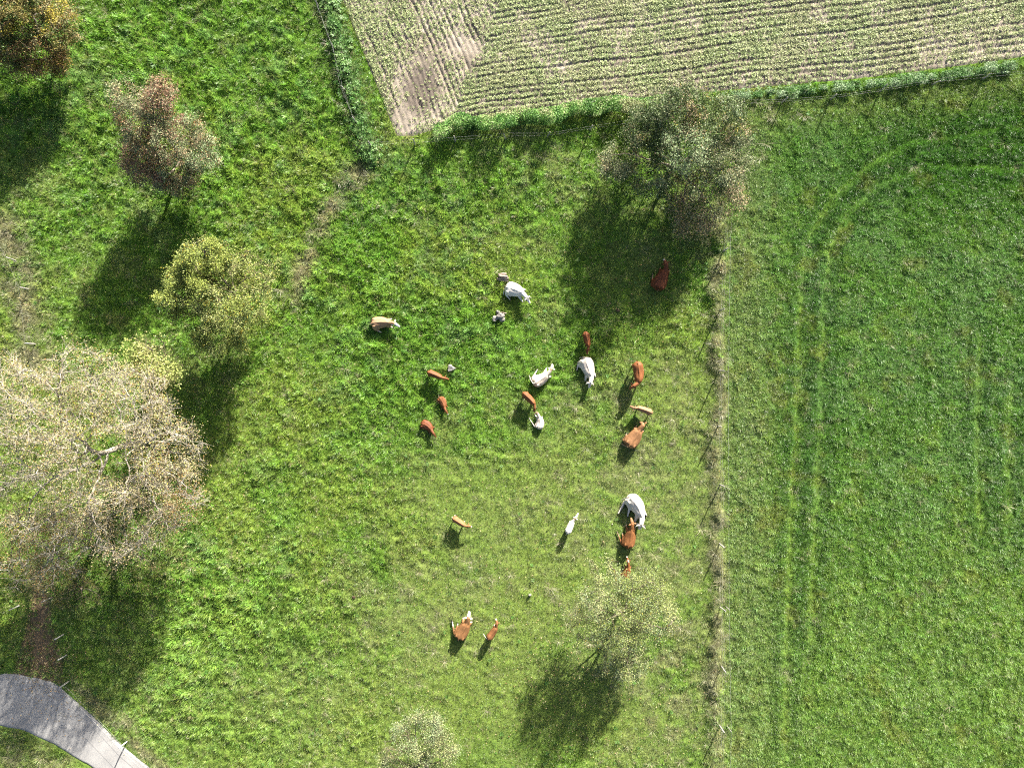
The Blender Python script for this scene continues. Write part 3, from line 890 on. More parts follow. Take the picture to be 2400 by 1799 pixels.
tree('reddish_tree', 'sparse grey green tree with reddish twigs in the upper left grass', (428, 385),
     [(372, 228, 6.4, 42, 1.2, .8, RED), (305, 240, 6.0, 45, 1.2, .8, GRY), (350, 300, 4.8, 68, 2.2, 2, None), (418, 325, 4.6, 68, 2.2, 1.8, None), (468, 362, 3.8, 45, 1.8, 1, SIL), (335, 375, 3.2, 50, 1.7, 1, RED), (400, 400, 2.6, 66, 1.6, 1.4, None)],
     560, 1.0, 36000, 0.14, [(GRY, 3), (TAN, 2), (BRN, 1.6), (GRN, 1.5), (SIL, 2), (RED, .9)], 504, r_max=0.17, step=0.32, kill=0.36, twig_n=3, leaf_spread=.22)
tree('olive_brown_tree', 'olive brown autumn tree cut by the upper left corner', (150, 140),
     [(60, 40, 4.2, 85, 1.8, 2, None), (125, 60, 3.8, 58, 1.6, 1.3, None), (90, 125, 2.8, 65, 1.8, 1.4, (BRN, 1.0)), (0, 90, 3.6, 75, 1.6, 1.5, None), (40, -40, 4.4, 90, 1.8, 1.5, None), (130, 0, 3.6, 50, 1.5, .9, None)],
     560, 0.9, 40000, 0.15, [((0.22, 0.19, 0.06), 3), (GRN, 2.2), (BRN, 1.1), ((0.28, 0.25, 0.13), 2), (YEL, .6)], 505, r_max=0.18, step=0.33, kill=0.37, twig_n=3, leaf_spread=.24)
tree('silver_tree', 'wide silvery olive tree with a dark trunk shadow by the field corner', (1572, 392),
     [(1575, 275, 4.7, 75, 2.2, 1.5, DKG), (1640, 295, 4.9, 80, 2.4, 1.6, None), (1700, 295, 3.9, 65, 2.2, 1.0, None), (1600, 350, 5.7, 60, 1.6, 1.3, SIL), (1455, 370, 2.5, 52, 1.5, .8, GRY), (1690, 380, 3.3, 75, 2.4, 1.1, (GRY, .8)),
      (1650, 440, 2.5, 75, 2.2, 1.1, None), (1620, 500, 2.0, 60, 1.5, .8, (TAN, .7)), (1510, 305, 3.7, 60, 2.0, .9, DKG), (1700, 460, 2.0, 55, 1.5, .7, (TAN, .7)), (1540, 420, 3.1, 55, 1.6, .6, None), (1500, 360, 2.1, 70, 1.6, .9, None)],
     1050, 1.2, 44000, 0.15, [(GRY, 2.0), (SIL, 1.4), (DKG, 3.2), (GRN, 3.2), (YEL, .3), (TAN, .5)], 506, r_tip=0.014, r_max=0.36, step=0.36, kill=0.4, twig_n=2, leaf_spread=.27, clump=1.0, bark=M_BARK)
tree('young_apple_tree', 'pale leafed small tree standing over the calf near the bottom', (1452, 1432),
     [(1500, 1390, 4.8, 65, 1.3, 1.4, YG), (1420, 1395, 4.6, 60, 1.3, 1.2, None), (1380, 1445, 3.2, 65, 1.6, 1.2, None), (1460, 1455, 4.4, 70, 1.9, 1.4, YG), (1530, 1450, 3.4, 60, 1.6, 1.2, None), (1460, 1520, 2.5, 75, 1.3, 1.3, None), (1530, 1400, 4.4, 42, 1.0, .6, YG), (1420, 1335, 4.2, 36, .8, .4, None)],
     520, 1.0, 17000, 0.125, [(YG, 1.6), ((0.33, 0.37, 0.15), 2.6), (GRY, 2.6), (YEL, .3), (SIL, 2.4)], 507, r_max=0.15, step=0.3, kill=0.35, twig_n=4, twig_len=.6, leaf_spread=.2, clump=1.0)
tree('grey_leafed_tree', 'pale grey green tree cut off by the bottom edge', (1000, 1795),
     [(1000, 1720, 3.4, 60, 1.1, 1.4, None), (950, 1740, 3.0, 55, 1.0, 1.2, None), (1030, 1765, 3.0, 55, 1.1, 1.2, None), (940, 1790, 2.6, 50, .9, 1, None), (1000, 1820, 2.6, 70, 1, 1, None)],
     340, 0.9, 12000, 0.12, [(SIL, 2.4), (GRY, 2.2), ((0.34, 0.36, 0.16), 2), (GRN, .8)], 508, r_max=0.13, step=0.28, kill=0.32, twig_n=5, leaf_spread=.2)
tree('olive_shrub', 'low olive brown shrub under the lower edge of the big tree', (195, 1372),
     [(178, 1366, 1.6, 42, .7, 1, None), (205, 1390, 1.4, 36, .6, 1, None), (160, 1400, 1.3, 34, .6, .7, None)],
     110, 0.35, 1900, 0.09, [((0.22, 0.2, 0.05), 2), (TAN, 1), (GRN, 1)], 509, r_max=0.06, step=0.22, kill=0.26, twig_n=4, twig_len=.4, leaf_spread=.16)['category'] = 'shrub'

# ------------------------------------------------------------------ hedge and weed clumps at the crop field's edge
def bush_leaves(pts_px, width_px, hgt, n, seed, size, pal, wob=0.5):
    r = np.random.default_rng(seed)
    p = np.array(pts_px, float)
    d = np.concatenate([[0], np.cumsum(np.hypot(*np.diff(p, axis=0).T))])
    t = r.uniform(0, d[-1], n)
    cx = np.interp(t, d, p[:, 0]); cy = np.interp(t, d, p[:, 1])
    off = r.uniform(-1, 1, n)
    w = width_px * (0.65 + wob * fbm(t / S, np.zeros(n), 1.5, 2, seed))
    hh = hgt * np.clip(1.9 * fbm(t / S, off * 0.6, 1.3, 2, seed + 5) - .12, .15, 1.5) * np.sqrt(np.clip(1 - off ** 2, 0.05, 1))
    z = hh * r.uniform(0.0, 1.0, n) ** 0.45
    px = cx + r.normal(0, 3, n); py = cy + off * w + (26 * (fbm(t / S, np.zeros(n), 2.2, 2, seed + 2) - .5) if len(pts_px) > 2 else 0)
    k = (H - z) / H / S
    pos = np.stack([(px - 1200) * k, (899.5 - py) * k, z + 0.05], 1)
    pal = np.array(pal)
    hn = fbm(pos[:, 0], pos[:, 1], 1.0, 2, seed + 9)
    col = pal[np.clip(((hn * 1.6 - .3 + r.normal(0, .18, n)) * len(pal)).astype(int), 0, len(pal) - 1)] * r.uniform(.7, 1.3, n)[:, None]
    return pos, size * r.uniform(.6, 1.3, n), col, r

HEDGE = [(1018, 305), (1060, 294), (1150, 286), (1250, 274), (1340, 262), (1420, 252), (1500, 246), (1570, 236)]
pos, sz, col, r = bush_leaves(HEDGE, 22, 1.5, 24000, 601, 0.12, [(0.05, 0.13, 0.025), (0.085, 0.20, 0.035), (0.14, 0.28, 0.06), (0.22, 0.32, 0.11), (0.25, 0.27, 0.13)])
hb = np.array(W2(1300, 270)); hedge = empty('hedge', tuple(hb))
link('foliage', leaves_mesh('foliage', pos - hb, sz, col, r, .7), M_LEAF, hedge)
stems = []
for i in range(150):
    t = r.uniform(0, 1); q = np.array(HEDGE); a = np.interp(t * (len(q) - 1), range(len(q)), q[:, 0]); b = np.interp(t * (len(q) - 1), range(len(q)), q[:, 1]) + r.normal(0, 6)
    p0 = np.array(W2(a, b)) - hb; p0[2] = -0.03
    v = np.array([r.normal(0, .25), r.normal(0, .25), r.uniform(.5, 1.1)])
    stems.append((np.array([p0, p0 + v * .5, p0 + v + r.normal(0, .05, 3)]), np.array([.014, .01, .004]), 4))
tag(link('stems', tube_mesh('stems', stems), M_TWIG, hedge), kind='stuff')
tag(hedge, 'dense green weedy hedge along the lower edge of the crop field', 'hedge')

for i in range(26):
    t = i / 25.0
    cxp = 1730 + t * 640 + random.uniform(-8, 8)
    cyp = float(edge_y(np.array([cxp]))[0]) + 14 + random.uniform(-4, 5)
    big = random.uniform(.6, 1.25)
    if 5 < i < 9: big *= 0.7
    pos, sz, col, r = bush_leaves([(cxp - 13 * big, cyp + 1), (cxp + 13 * big, cyp - 1)], 13 * big, 0.62 * big, int(620 * big), 620 + i, 0.10,
                                  [(0.07, 0.17, 0.035), (0.10, 0.21, 0.06), (0.16, 0.26, 0.11), (0.22, 0.31, 0.17)])
    b = np.array(W2(cxp, cyp)); e = empty('weed_clump', tuple(b))
    tag(link('leaves', leaves_mesh('weed_leaves', pos - b, sz, col, r, .8), M_LEAF, e), kind='stuff')
    st = []
    for k in range(10):
        p0 = np.array([r.normal(0, .25 * big), r.normal(0, .15 * big), -.03]); v = np.array([r.normal(0, .15), r.normal(0, .15), .4 * big])
        st.append((np.array([p0, p0 + v * .6, p0 + v]), np.array([.008, .006, .003]), 3))
    tag(link('stems', tube_mesh('weed_stems', st), M_TWIG, e), kind='stuff')
    tag(e, 'low pale green weed clump in the row below the crop field', 'weeds', 'weed clumps along the crop field edge')

# ------------------------------------------------------------------ fences
def gz(x, y):
    return float(ground_h(np.array([x]), np.array([y]))[0])

def post_mesh(rad, hgt, seed):
    r = np.random.default_rng(seed)
    n = 5
    z = np.linspace(-0.25, hgt, n)
    pts = np.stack([r.normal(0, .006, n), r.normal(0, .006, n), z], 1)
    return tube_mesh('post', [(pts, rad * np.array([1.05, 1.0, 1.0, .97, .9]), 8)], caps=True)

def fence(name, label, posts, rad, hgt, wires, tilt=0.05, seed=1, wire_r=.0026):
    """posts: photograph pixels of the post feet; wires: (height, side offset m)"""
    r = np.random.default_rng(seed)
    P = [np.array(W2(*p)) for p in posts]
    c = np.mean(P, axis=0); c[2] = 0
    root = empty(name, tuple(c))
    tops = []
    for i, p in enumerate(P):
        zz = gz(p[0], p[1])
        hh = hgt * r.uniform(.92, 1.08)
        o = link('post', post_mesh(rad * r.uniform(.85, 1.15), hh, seed * 50 + i), M_WPOST if seed == 17 else M_POST, root, tuple(np.array([p[0], p[1], zz]) - c))
        rx_, ry_ = r.normal(0, tilt), r.normal(0, tilt)
        o.rotation_euler = (rx_, ry_, r.uniform(0, 3))
        tops.append((np.array([p[0], p[1], zz]), hh, Matrix.Rotation(ry_, 3, 'Y') @ Matrix.Rotation(rx_, 3, 'X')))
    for fr, off in wires:
        pts = []
        for i, (p, hh, R) in enumerate(tops):
            j = min(i + 1, len(P) - 1); k = max(i - 1, 0)
            d = P[j] - P[k]; d[2] = 0; d /= np.linalg.norm(d) + 1e-9
            s = np.array([d[1], -d[0], 0]) * off
            v = np.array(R @ Vector((0, 0, hh * fr)))
            q = p + v + s
            if pts:
                for t in (.25, .5, .75):
                    m = last * (1 - t) + q * t; m = m + np.array([0, 0, -0.05 * 4 * t * (1 - t)]); pts.append(m)
            pts.append(q); last = q
        link('wire', tube_mesh('wire', [(np.array(pts) - c, np.full(len(pts), wire_r), 4)]), M_WIRE, root)
    tag(root, label, 'fence')
    return root

fence('wire_fence', 'long wire fence between pasture and right hand meadow with grey posts',
      [(1708, 330), (1700, 455), (1692, 590), (1684, 728), (1683, 868), (1681, 998), (1685, 1134), (1685, 1272), (1686, 1420), (1689, 1558), (1685, 1697), (1690, 1830)], .05, 1.35, [(.93, 0.05), (.5, 0.05)], .05, 11, .0036)
fence('electric_fence', 'thin second wire on slim stakes along the meadow edge',
      [(1722, 330), (1705, 560), (1699, 872), (1700, 1140), (1701, 1420), (1704, 1700), (1705, 1860)], .022, 1.0, [(.95, 0.02)], .06, 12, .005)
fence('field_fence', 'post and wire fence under the weedy hedge below the crop field',
      [(872, 346), (973, 340), (1068, 333), (1185, 327), (1283, 320), (1382, 305), (1480, 294)], .05, 1.35, [(.93, .05), (.5, .05)], .05, 13)
fence('bank_fence', 'wire fence following the weedy bank left of the crop field',
      [(722, -60), (748, 20), (785, 128), (812, 215), (836, 290), (872, 346)][:-1], .045, 1.3, [(.93, .04), (.5, .04)], .06, 14)
fence('edge_fence', 'wire fence along the right part of the crop field edge',
      [(1735, 250), (1830, 243), (1945, 235), (2060, 217), (2184, 199), (2300, 188), (2430, 172)], .045, 1.2, [(.93, .04), (.5, .04)], .06, 15)
fence('rough_fence', 'old fence with grey posts in the dry grass at the left edge',
      [(2, 540), (40, 612), (70, 678), (84, 806), (82, 870)], .05, 1.25, [(.93, .04)], .07, 16)
fence('roadside_fence', 'roadside wire fence with pale posts along the asphalt lane',
      [(163, 1595), (298, 1736), (430, 1860)], .055, 1.15, [(.95, .05), (.55, .05)], .03, 17, .005)
for i, (pp, lab) in enumerate([((46, 1418), 'white marker post standing alone near the left edge above the dirt track'),
                               ((149, 1486), 'upper of two white marker posts beside the dirt track'),
                               ((157, 1533), 'lower of two white marker posts beside the dirt track, nearest the lane')]):
    x0, y0, _ = W2(*pp); z0 = gz(x0, y0)
    e = empty('marker_post', (x0, y0, z0))
    link('shaft', post_mesh(.05, 1.1, 900 + i), M_WPOST, e)
    cp = tube_mesh('cap', [(np.array([(0, 0, 1.08), (0, 0, 1.13), (0, 0, 1.15)]), np.array([.056, .056, .03]), 8)], caps=True)
    link('cap', cp, M_WPOST, e)
    tag(e, lab, 'post', 'marker posts by the dirt track')
for i, (pp, lab) in enumerate([((125, 1398), 'leaning weathered post below the shrub under the big tree')]):
    x0, y0, _ = W2(*pp); e = link('wooden_post', post_mesh(.05, 1.2, 910), M_POST, None, (x0, y0, gz(x0, y0)))
    e.rotation_euler = (.05, -.12, 0); tag(e, lab, 'post')

# ------------------------------------------------------------------ logs, stones, dung
def rough_blob(name, dims, seed, rough=.18, sub=2):
    bm = bmesh.new(); bmesh.ops.create_icosphere(bm, subdivisions=sub, radius=1.0)
    r = np.random.default_rng(seed); ax = r.normal(0, 1, (7, 3)); ax /= np.linalg.norm(ax, axis=1)[:, None]; am = r.uniform(.55, 1, 7)
    for v in bm.verts:
        d = np.array(v.co); k = 1.0
        for a, m in zip(ax, am):
            q = float(d @ a)
            if q > m: k = min(k, m / q + .04)
        k *= 1 + r.normal(0, rough * .25)
        v.co = Vector(d * k * np.array(dims))
    me = bpy.data.meshes.new(name); bm.to_mesh(me); bm.free(); return me

def log_mesh(l, rad, seed):
    r = np.random.default_rng(seed); n = 6
    pts = np.stack([np.linspace(-l / 2, l / 2, n), r.normal(0, .012, n), r.normal(0, .012, n)], 1)
    return tube_mesh('log', [(pts[::-1], rad * r.uniform(.85, 1.1, n), 8), (pts, rad * r.uniform(.84, 1.0, n) , 8)], caps=True)

x0, y0, _ = W2(1178, 650); z0 = gz(x0, y0) + .14
LOGS = [(-.02, .24, .10, .66, .10, 0.05, 'pale grey log at the top of the small log stack'), (.05, .04, .20, .70, .12, -.08, 'reddish brown log in the middle of the small log stack'), (.02, -.13, .12, .92, .11, .06, 'grey split log at the front of the small log stack'),
        (.08, -.28, .07, .78, .08, -.05, 'dark low log lowest in the small log stack by the white cow')]
for i, (dx, dy, dz, l, rd, rz, lab) in enumerate(LOGS):
    o = link('log', log_mesh(l, rd, 930 + i), M_WOOD, None, (x0 + dx, y0 + dy, z0 + dz)); o.rotation_euler = (0, 0, rz)
    tag(o, lab, 'log', 'logs in the small stack')
x0, y0, _ = W2(1172, 742); z0 = gz(x0, y0) + .12
st = [(0.02, .02, .16, (.26, .20, .24), 'largest pale stone in the heap below the white lying cow', M_STONE), (-.42, -.16, .1, (.20, .2, .16), 'rounded stone on the left of the heap', M_STONE), (.18, -.25, .09, (.18, .18, .15), 'stone at the lower right of the heap', M_STONE),
      (-.12, .38, .08, (.16, .11, .13), 'small white stone at the top of the heap', M_STONE), (.24, .16, .1, (.13, .1, .12), 'small stone right of the largest one in the heap', M_STONE)]
for i, (dx, dy, dz, dm, lab, mt) in enumerate(st):
    o = link('stone', rough_blob('stone', tuple(1.35 * q for q in dm), 940 + i), mt, None, (x0 + dx, y0 + dy, z0 + dz)); o.rotation_euler = (0, 0, i)
    tag(o, lab, 'stone', 'stones in the heap')
o = link('branch', tube_mesh('branch', [(np.array([(-.4, 0, .1), (0, .06, .2), (.45, .0, .12)]), np.array([.05, .06, .04]), 7)], caps=True), M_WOOD, None, (x0 + .1, y0 + .25, z0)); tag(o, 'brown broken branch lying across the stone heap', 'branch')
x0, y0, _ = W2(1057, 863); z0 = gz(x0, y0)
stp = empty('tree_stump', (x0, y0, z0))
an = np.linspace(0, 2 * np.pi, 14, endpoint=False); rr = .27 * (1 + .25 * np.cos(3 * an + .4) + .1 * np.cos(5 * an))
ver = []; fc = []
for k, (z, s) in enumerate([(-.1, 1.35), (.12, 1.05), (.34, .92), (.40, .86)]):
    for q in range(14): ver.append((math.cos(an[q]) * rr[q] * s, math.sin(an[q]) * rr[q] * s, z + (.05 * math.cos(an[q] - 1) if k > 1 else 0)))
for k in range(3):
    for q in range(14): fc.append((k * 14 + q, k * 14 + (q + 1) % 14, (k + 1) * 14 + (q + 1) % 14, (k + 1) * 14 + q))
me = bpy.data.meshes.new('stump_bark'); me.from_pydata(ver, [], fc); link('bark', me, M_BARKG, stp)
me = bpy.data.meshes.new('stump_top'); me.from_pydata([v for v in ver[42:]], [], [tuple(range(14))]); link('cut_face', me, M_POST, stp)
tag(stp, 'pale grey tree stump beside the head of a brown calf', 'stump')
for i, (a, b, lab) in enumerate([(634, 1397, 'small dark cowpat farther left in the lower pasture grass'), (829, 1399, 'small dark cowpat in the lower pasture grass, the right one'), (1448, 727, 'dark cowpat in the shade below the dark brown lying cow'), (1242, 1392, None)]):
    x0, y0, _ = W2(a, b)
    if lab: o = link('cowpat', rough_blob('cowpat', (.17, .15, .06), 960 + i), M_DUNG, None, (x0, y0, gz(x0, y0) + .09)); tag(o, lab, 'cowpat', 'cowpats')
    else: o = link('stone', rough_blob('stone', (.15, .12, .12), 970), M_STONE, None, (x0, y0, gz(x0, y0) + .14)); tag(o, 'lone pale stone in short grass left of the small pale tree', 'stone')

# ------------------------------------------------------------------ cattle
def loft(bm, pts, hw, ht, hb, seg=14):
    """closed loft: centre line, half width, height above and below the centre"""
    pts = np.asarray(pts, float); t = np.gradient(pts, axis=0); t /= np.linalg.norm(t, axis=1)[:, None]
    rings = []
    for p, d, w, a, b in zip(pts, t, hw, ht, hb):
        ref = np.array([0, 0, 1.]) if abs(d[2]) < .93 else np.array([1., 0, 0])
        s = np.cross(d, ref); s /= np.linalg.norm(s); u = np.cross(s, d)
        ring = []
        for k in range(seg):
            q = 2 * math.pi * k / seg; sn = math.sin(q)
            ring.append(bm.verts.new(p + s * w * math.cos(q) + u * (a if sn > 0 else b) * sn))
        rings.append(ring)
    for r0, r1 in zip(rings[:-1], rings[1:]):
        for k in range(seg):
            bm.faces.new((r0[k], r0[(k + 1) % seg], r1[(k + 1) % seg], r1[k]))
    bm.faces.new(rings[0][::-1]); bm.faces.new(rings[-1])

def limb(bm, pts, rad, seg=10):
    loft(bm, pts, rad, rad, rad, seg)

def bez(p0, p1, p2, t):
    return p0 * (1 - t) ** 2 + 2 * p1 * t * (1 - t) + p2 * t ** 2

def cow(label, pose, R, Wt, P, Mz, width, coat, face=None, legs=None, side=1, mid=None, hind=None, front=None, hind2=None, horns=False, tail=None,
        head_z=None, graze=False, muzzle=None, poll_patch=None, calf=False, seed=1, belly=1.0):
    """R tail head, Wt withers, P poll, Mz muzzle tip, hind/front feet, tail tip: photograph pixels; width in metres; side +1 legs to the animal's left"""
    rr = np.random.default_rng(seed)
    def tone(c):
        if c is None: return None
        c = np.array(c, float)
        return c * (0.84 if c[1] > .5 else 0.62) if c[1] > .33 else c * np.array([.50, .50, .47])
    coat, face, legs, muzzle, poll_patch = tone(coat), tone(face), tone(legs), tone(muzzle), tone(poll_patch)
    L0 = math.hypot(Wt[0] - R[0], Wt[1] - R[1]) / S
    hb = (0.90 if pose == 'stand' else 0.47) * L0
    if calf and pose == 'stand': hb = 0.86 * L0
    sc = L0 / 1.5                                              # size against a grown cow
    def g(p, z): return np.array(W2(p[0], p[1], z))
    zb = hb * .9
    r_, w_, p_, m_ = g(R, zb), g(Wt, zb), g(P, zb), g(Mz, zb)
    cx, cy = (r_[0] + w_[0]) / 2, (r_[1] + w_[1]) / 2
    gz0 = gz(cx, cy)
    o3 = np.array([cx, cy, 0.0])
    r_ = (r_ - o3); w_ = (w_ - o3); p_ = (p_ - o3); m_ = (m_ - o3)
    for q in (r_, w_, p_, m_): q[2] = 0
    ctl = (2 * (g(mid, zb) - o3) - .5 * (r_ + w_)) if mid else (r_ + w_) / 2
    ctl[2] = 0
    ax = w_ - r_; ax /= np.linalg.norm(ax); lf = np.array([-ax[1], ax[0], 0])      # axis and left of the animal
    hw = width / 2
    def body(t): 
        if t <= 1: return bez(r_, ctl, w_, t)
        d = w_ - ctl; d /= np.linalg.norm(d); return w_ + d * (t - 1) * L0
    bm = bmesh.new()
    if pose == 'stand':
        st = [(-.015, .20, .93, .78), (.03, .62, .985, .62), (.10, .86, 1.0, .52), (.22, .97, .99, .46), (.38, .99, .965, .42), (.55, 1.0 * belly, .955, .40), (.72, .93, .97, .41), (.88, .80, 1.0, .42), (.99, .66, .98, .45), (1.08, .44, .92, .52), (1.14, .2, .84, .6)]
    else:
        st = [(-.015, .20, .72, .28), (.03, .58, .88, .10), (.12, .92, .98, .02), (.24, 1.04, 1.0, .0), (.40, 1.06 * belly, .97, .0), (.56, 1.03 * belly, .95, .0), (.72, .92, .98, .0), (.86, .76, 1.02, .0), (.97, .60, 1.0, .02), (1.06, .42, .95, .15), (1.12, .2, .86, .3)]
    C = []; A = []; B = []; HWs = []
    for t, w, zt, zl in st:
        b = body(t); zc = (zt * .55 + zl * .45) * hb
        if pose == 'lie': zc = (zt * .38 + zl * .62) * hb
        C.append(np.array([b[0], b[1], zc])); HWs.append(w * hw); A.append(zt * hb - zc); B.append(zc - zl * hb)
    loft(bm, C, HWs, A, B, 18)
    # dorsal ridge, hip bones
    for s in (-1, 1):
        c = body(.17) + lf * s * hw * .62; c[2] = hb * .86
        limb(bm, [c - ax * .12 * sc, c, c + ax * .12 * sc], [.04 * sc, .075 * sc, .04 * sc])
    ridge = [np.array([*body(t)[:2], hb * (.965 if pose == 'stand' else .95)]) for t in (.02, .3, .6, .9, 1.02)]
    limb(bm, ridge, [.04 * sc, .06 * sc, .06 * sc, .07 * sc, .05 * sc])
    # neck and head
    if head_z is None: head_z = 1.0 if pose == 'stand' else 1.05
    pz = hb * head_z; mz = max(pz - (.30 if not graze else .42) * sc, .08)
    n0 = body(.95); n0[2] = hb * (.74 if pose == 'stand' else .62)
    nd = body(1.12); nd[2] = (n0[2] * .5 + pz * .5)
    pp = np.array([p_[0], p_[1], pz - .09 * sc])
    ts = np.linspace(0, 1, 6)
    npts = [bez(n0, nd, pp, t) for t in ts]
    loft(bm, npts, [(.225 - .085 * t) * sc * (width / sc / .95) ** .5 for t in ts], [(.20 - .07 * t) * sc for t in ts], [(.28 - .13 * t) * sc for t in ts], 12)
    hm = np.array([m_[0], m_[1], mz])
    hd = hm - pp; hl = np.linalg.norm(hd); hu = hd / hl
    hp = [pp - hu * .05 * sc, pp + hd * .12, pp + hd * .32, pp + hd * .55, pp + hd * .8, pp + hd * .95, hm]
    loft(bm, hp, [.085 * sc, .135 * sc, .148 * sc, .118 * sc, .10 * sc, .10 * sc, .06 * sc], [.05 * sc, .09 * sc, .10 * sc, .085 * sc, .07 * sc, .065 * sc, .04 * sc], [.07 * sc, .12 * sc, .13 * sc, .10 * sc, .075 * sc, .07 * sc, .04 * sc], 12)
    leg_segs = []; feet = []
    def leg(pts, rad):
        pts = [np.array(q, float) for q in pts]
        limb(bm, pts, [q * sc for q in rad]); leg_segs.append((pts[-3], pts[-1])); feet.append((pts[-2], pts[-1]))
    if pose == 'stand':
        for s in (-1, 1):
            st1 = rr.uniform(-.09, .09) * sc; st2 = rr.uniform(-.09, .09) * sc
            b = body(.90) + lf * s * hw * .50
            leg([b + [0, 0, hb * .66], b + [0, 0, hb * .48], b + ax * (.02 + st1 * .5) + [0, 0, hb * .27], b + ax * st1 + [0, 0, hb * .10], b + ax * (st1 + .03 * sc) + [0, 0, 0]], [.15, .11, .065, .05, .062])
            b = body(.13) + lf * s * hw * .55
            leg([b + ax * .08 + [0, 0, hb * .74], b + ax * .14 * sc + [0, 0, hb * .52], b + ax * (-.06 * sc + st2 * .4) + [0, 0, hb * .34], b + ax * (st2 - .05 * sc) + [0, 0, hb * .12], b + ax * (st2) + [0, 0, 0]], [.22, .17, .07, .05, .062])
    else:
        s = side
        def gg(p, z):
            q = np.array(W2(p[0], p[1], z)) - o3; q[2] = z; return q
        th = body(.20) + lf * s * hw * .62; th[2] = hb * .42
        kn = body(.46) + lf * s * hw * 1.02; kn[2] = .16 * sc + .02
        limb(bm, [body(.06) + lf * s * hw * .45 + np.array([0, 0, hb * .5]), th, kn], [.16 * sc, .24 * sc, .13 * sc])
        if hind is None: hindp = body(.34) + lf * s * (hw * 1.0 + .26 * sc); hindp[2] = .06
        else: hindp = gg(hind, .06)
        hk = body(.13) + lf * s * (hw * 1.02); hk[2] = .12 * sc
        leg([th * .4 + hk * .6 + np.array([0, 0, .06 * sc]), hk, hk * .45 + hindp * .55 + np.array([0, 0, .01]), hk * .15 + hindp * .85, hindp], [.17, .10, .065, .05, .06])
        if hind2 is not None:
            h2 = gg(hind2, .05)
            leg([kn, kn * .6 + h2 * .4, kn * .25 + h2 * .75, h2 * .9 + kn * .1, h2], [.11, .08, .055, .05, .055])
        sh = body(.90) + lf * s * hw * .55; sh[2] = hb * .35
        if front is None: ft = body(1.08) + lf * s * (hw * .75 + .10 * sc); ft[2] = .07
        else: ft = gg(front, .07)
        leg([sh, sh * .6 + ft * .4, sh * .3 + ft * .7, sh * .12 + ft * .88, ft], [.16, .12, .08, .065, .06])
        b = body(.95) - lf * s * hw * .55; b[2] = .12 * sc
        leg([b + np.array([0, 0, .15 * sc]), b + ax * .10 * sc, b + ax * .2 * sc - lf * s * .05, b + ax * .24 * sc - lf * s * .05, b + ax * .28 * sc - lf * s * .04], [.14, .11, .085, .07, .06])
    me0 = bpy.data.meshes.new('cow_raw'); bmesh.ops.recalc_face_normals(bm, faces=bm.faces); bm.to_mesh(me0); bm.free()
    tmp = bpy.data.objects.new('cow_raw', me0); COL.objects.link(tmp)
    rm = tmp.modifiers.new('r', 'REMESH'); rm.mode = 'VOXEL'; rm.voxel_size = max(.026, .034 * sc)
    sm = tmp.modifiers.new('s', 'SMOOTH'); sm.factor = .5; sm.iterations = 6
    dg = bpy.context.evaluated_depsgraph_get(); ev = tmp.evaluated_get(dg)
    me = bpy.data.meshes.new_from_object(ev); me.name = 'body'
    bpy.data.objects.remove(tmp); bpy.data.meshes.remove(me0)
    n = len(me.vertices); co = np.empty(n * 3); me.vertices.foreach_get('co', co); co = co.reshape(n, 3)
    col = np.broadcast_to(np.array(coat, float), (n, 3)).copy()
    # mottling of the coat
    nz = fbm(co[:, 0] * 1.0 + seed, co[:, 1] + co[:, 2], .5, 3, seed)
    col *= (0.82 + .36 * nz)[:, None]
    def segd(a, b):
        a = np.array(a); b = np.array(b); d = b - a; t = np.clip(((co - a) @ d) / (d @ d), 0, 1)
        return np.linalg.norm(co - a - t[:, None] * d, axis=1), t
    if legs is not None:
        for a, b in leg_segs:
            d, t = segd(a, b)
            k = smooth(.14 * sc, .07 * sc, d) * smooth(-.1, .35, t)
            col = mix(col, np.array(legs), k)
        under = smooth(.5, .3, co[:, 2] / hb) * .5
        if pose == 'stand': col = mix(col, np.array(legs), under * .6)
    d, t = segd(pp, hm)
    if face is not None: col = mix(col, np.array(face), smooth(.22 * sc, .15 * sc, d) * smooth(.02, .2, t))
    if poll_patch is not None:
        dd = np.linalg.norm(co - (pp + hd * -.1 + np.array([0, 0, .05])), axis=1); col = mix(col, np.array(poll_patch), .8 * smooth(.24 * sc, .12 * sc, dd))
    if muzzle is not None: col = mix(col, np.array(muzzle), smooth(.16 * sc, .11 * sc, np.linalg.norm(co - (hm - hu * .03), axis=1)))
    a = me.attributes.new('tint', 'FLOAT_COLOR', 'POINT'); cc = np.ones((n, 4), np.float32); cc[:, :3] = np.clip(col, 0, 1); a.data.foreach_set('color', cc.ravel())
    me.polygons.foreach_set('use_smooth', np.ones(len(me.polygons), bool)); me.materials.clear()
    root = empty('cow' if not calf else 'calf', (cx, cy, gz0 + .02))
    link('body', me, M_COAT, root)
    # ears, horns, eyes
    hs = np.cross(hu, [0, 0, 1.]); hs /= np.linalg.norm(hs); up = np.cross(hs, hu)
    earc = np.array(face if face is not None else coat) * .9
    for s in (-1, 1):
        e0 = pp + hs * s * .09 * sc - hu * 0.0 + up * .02 * sc; ed = hs * s * .95 - hu * .25 - up * .1; ed /= np.linalg.norm(ed); ew = np.cross(ed, up); ew /= np.linalg.norm(ew)
        l = .25 * sc; wv = .08 * sc
        V = [e0, e0 + ed * l * .45 + ew * wv, e0 + ed * l, e0 + ed * l * .45 - ew * wv, e0 + ed * l * .4 - up * .03 * sc, e0 + ed * l * .4 + up * .012 * sc]
        F = [(0, 1, 5), (1, 2, 5), (2, 3, 5), (3, 0, 5), (0, 4, 1), (1, 4, 2), (2, 4, 3), (3, 4, 0)]
        em = bpy.data.meshes.new('ear'); em.from_pydata([tuple(v) for v in V], [], F); em.update()
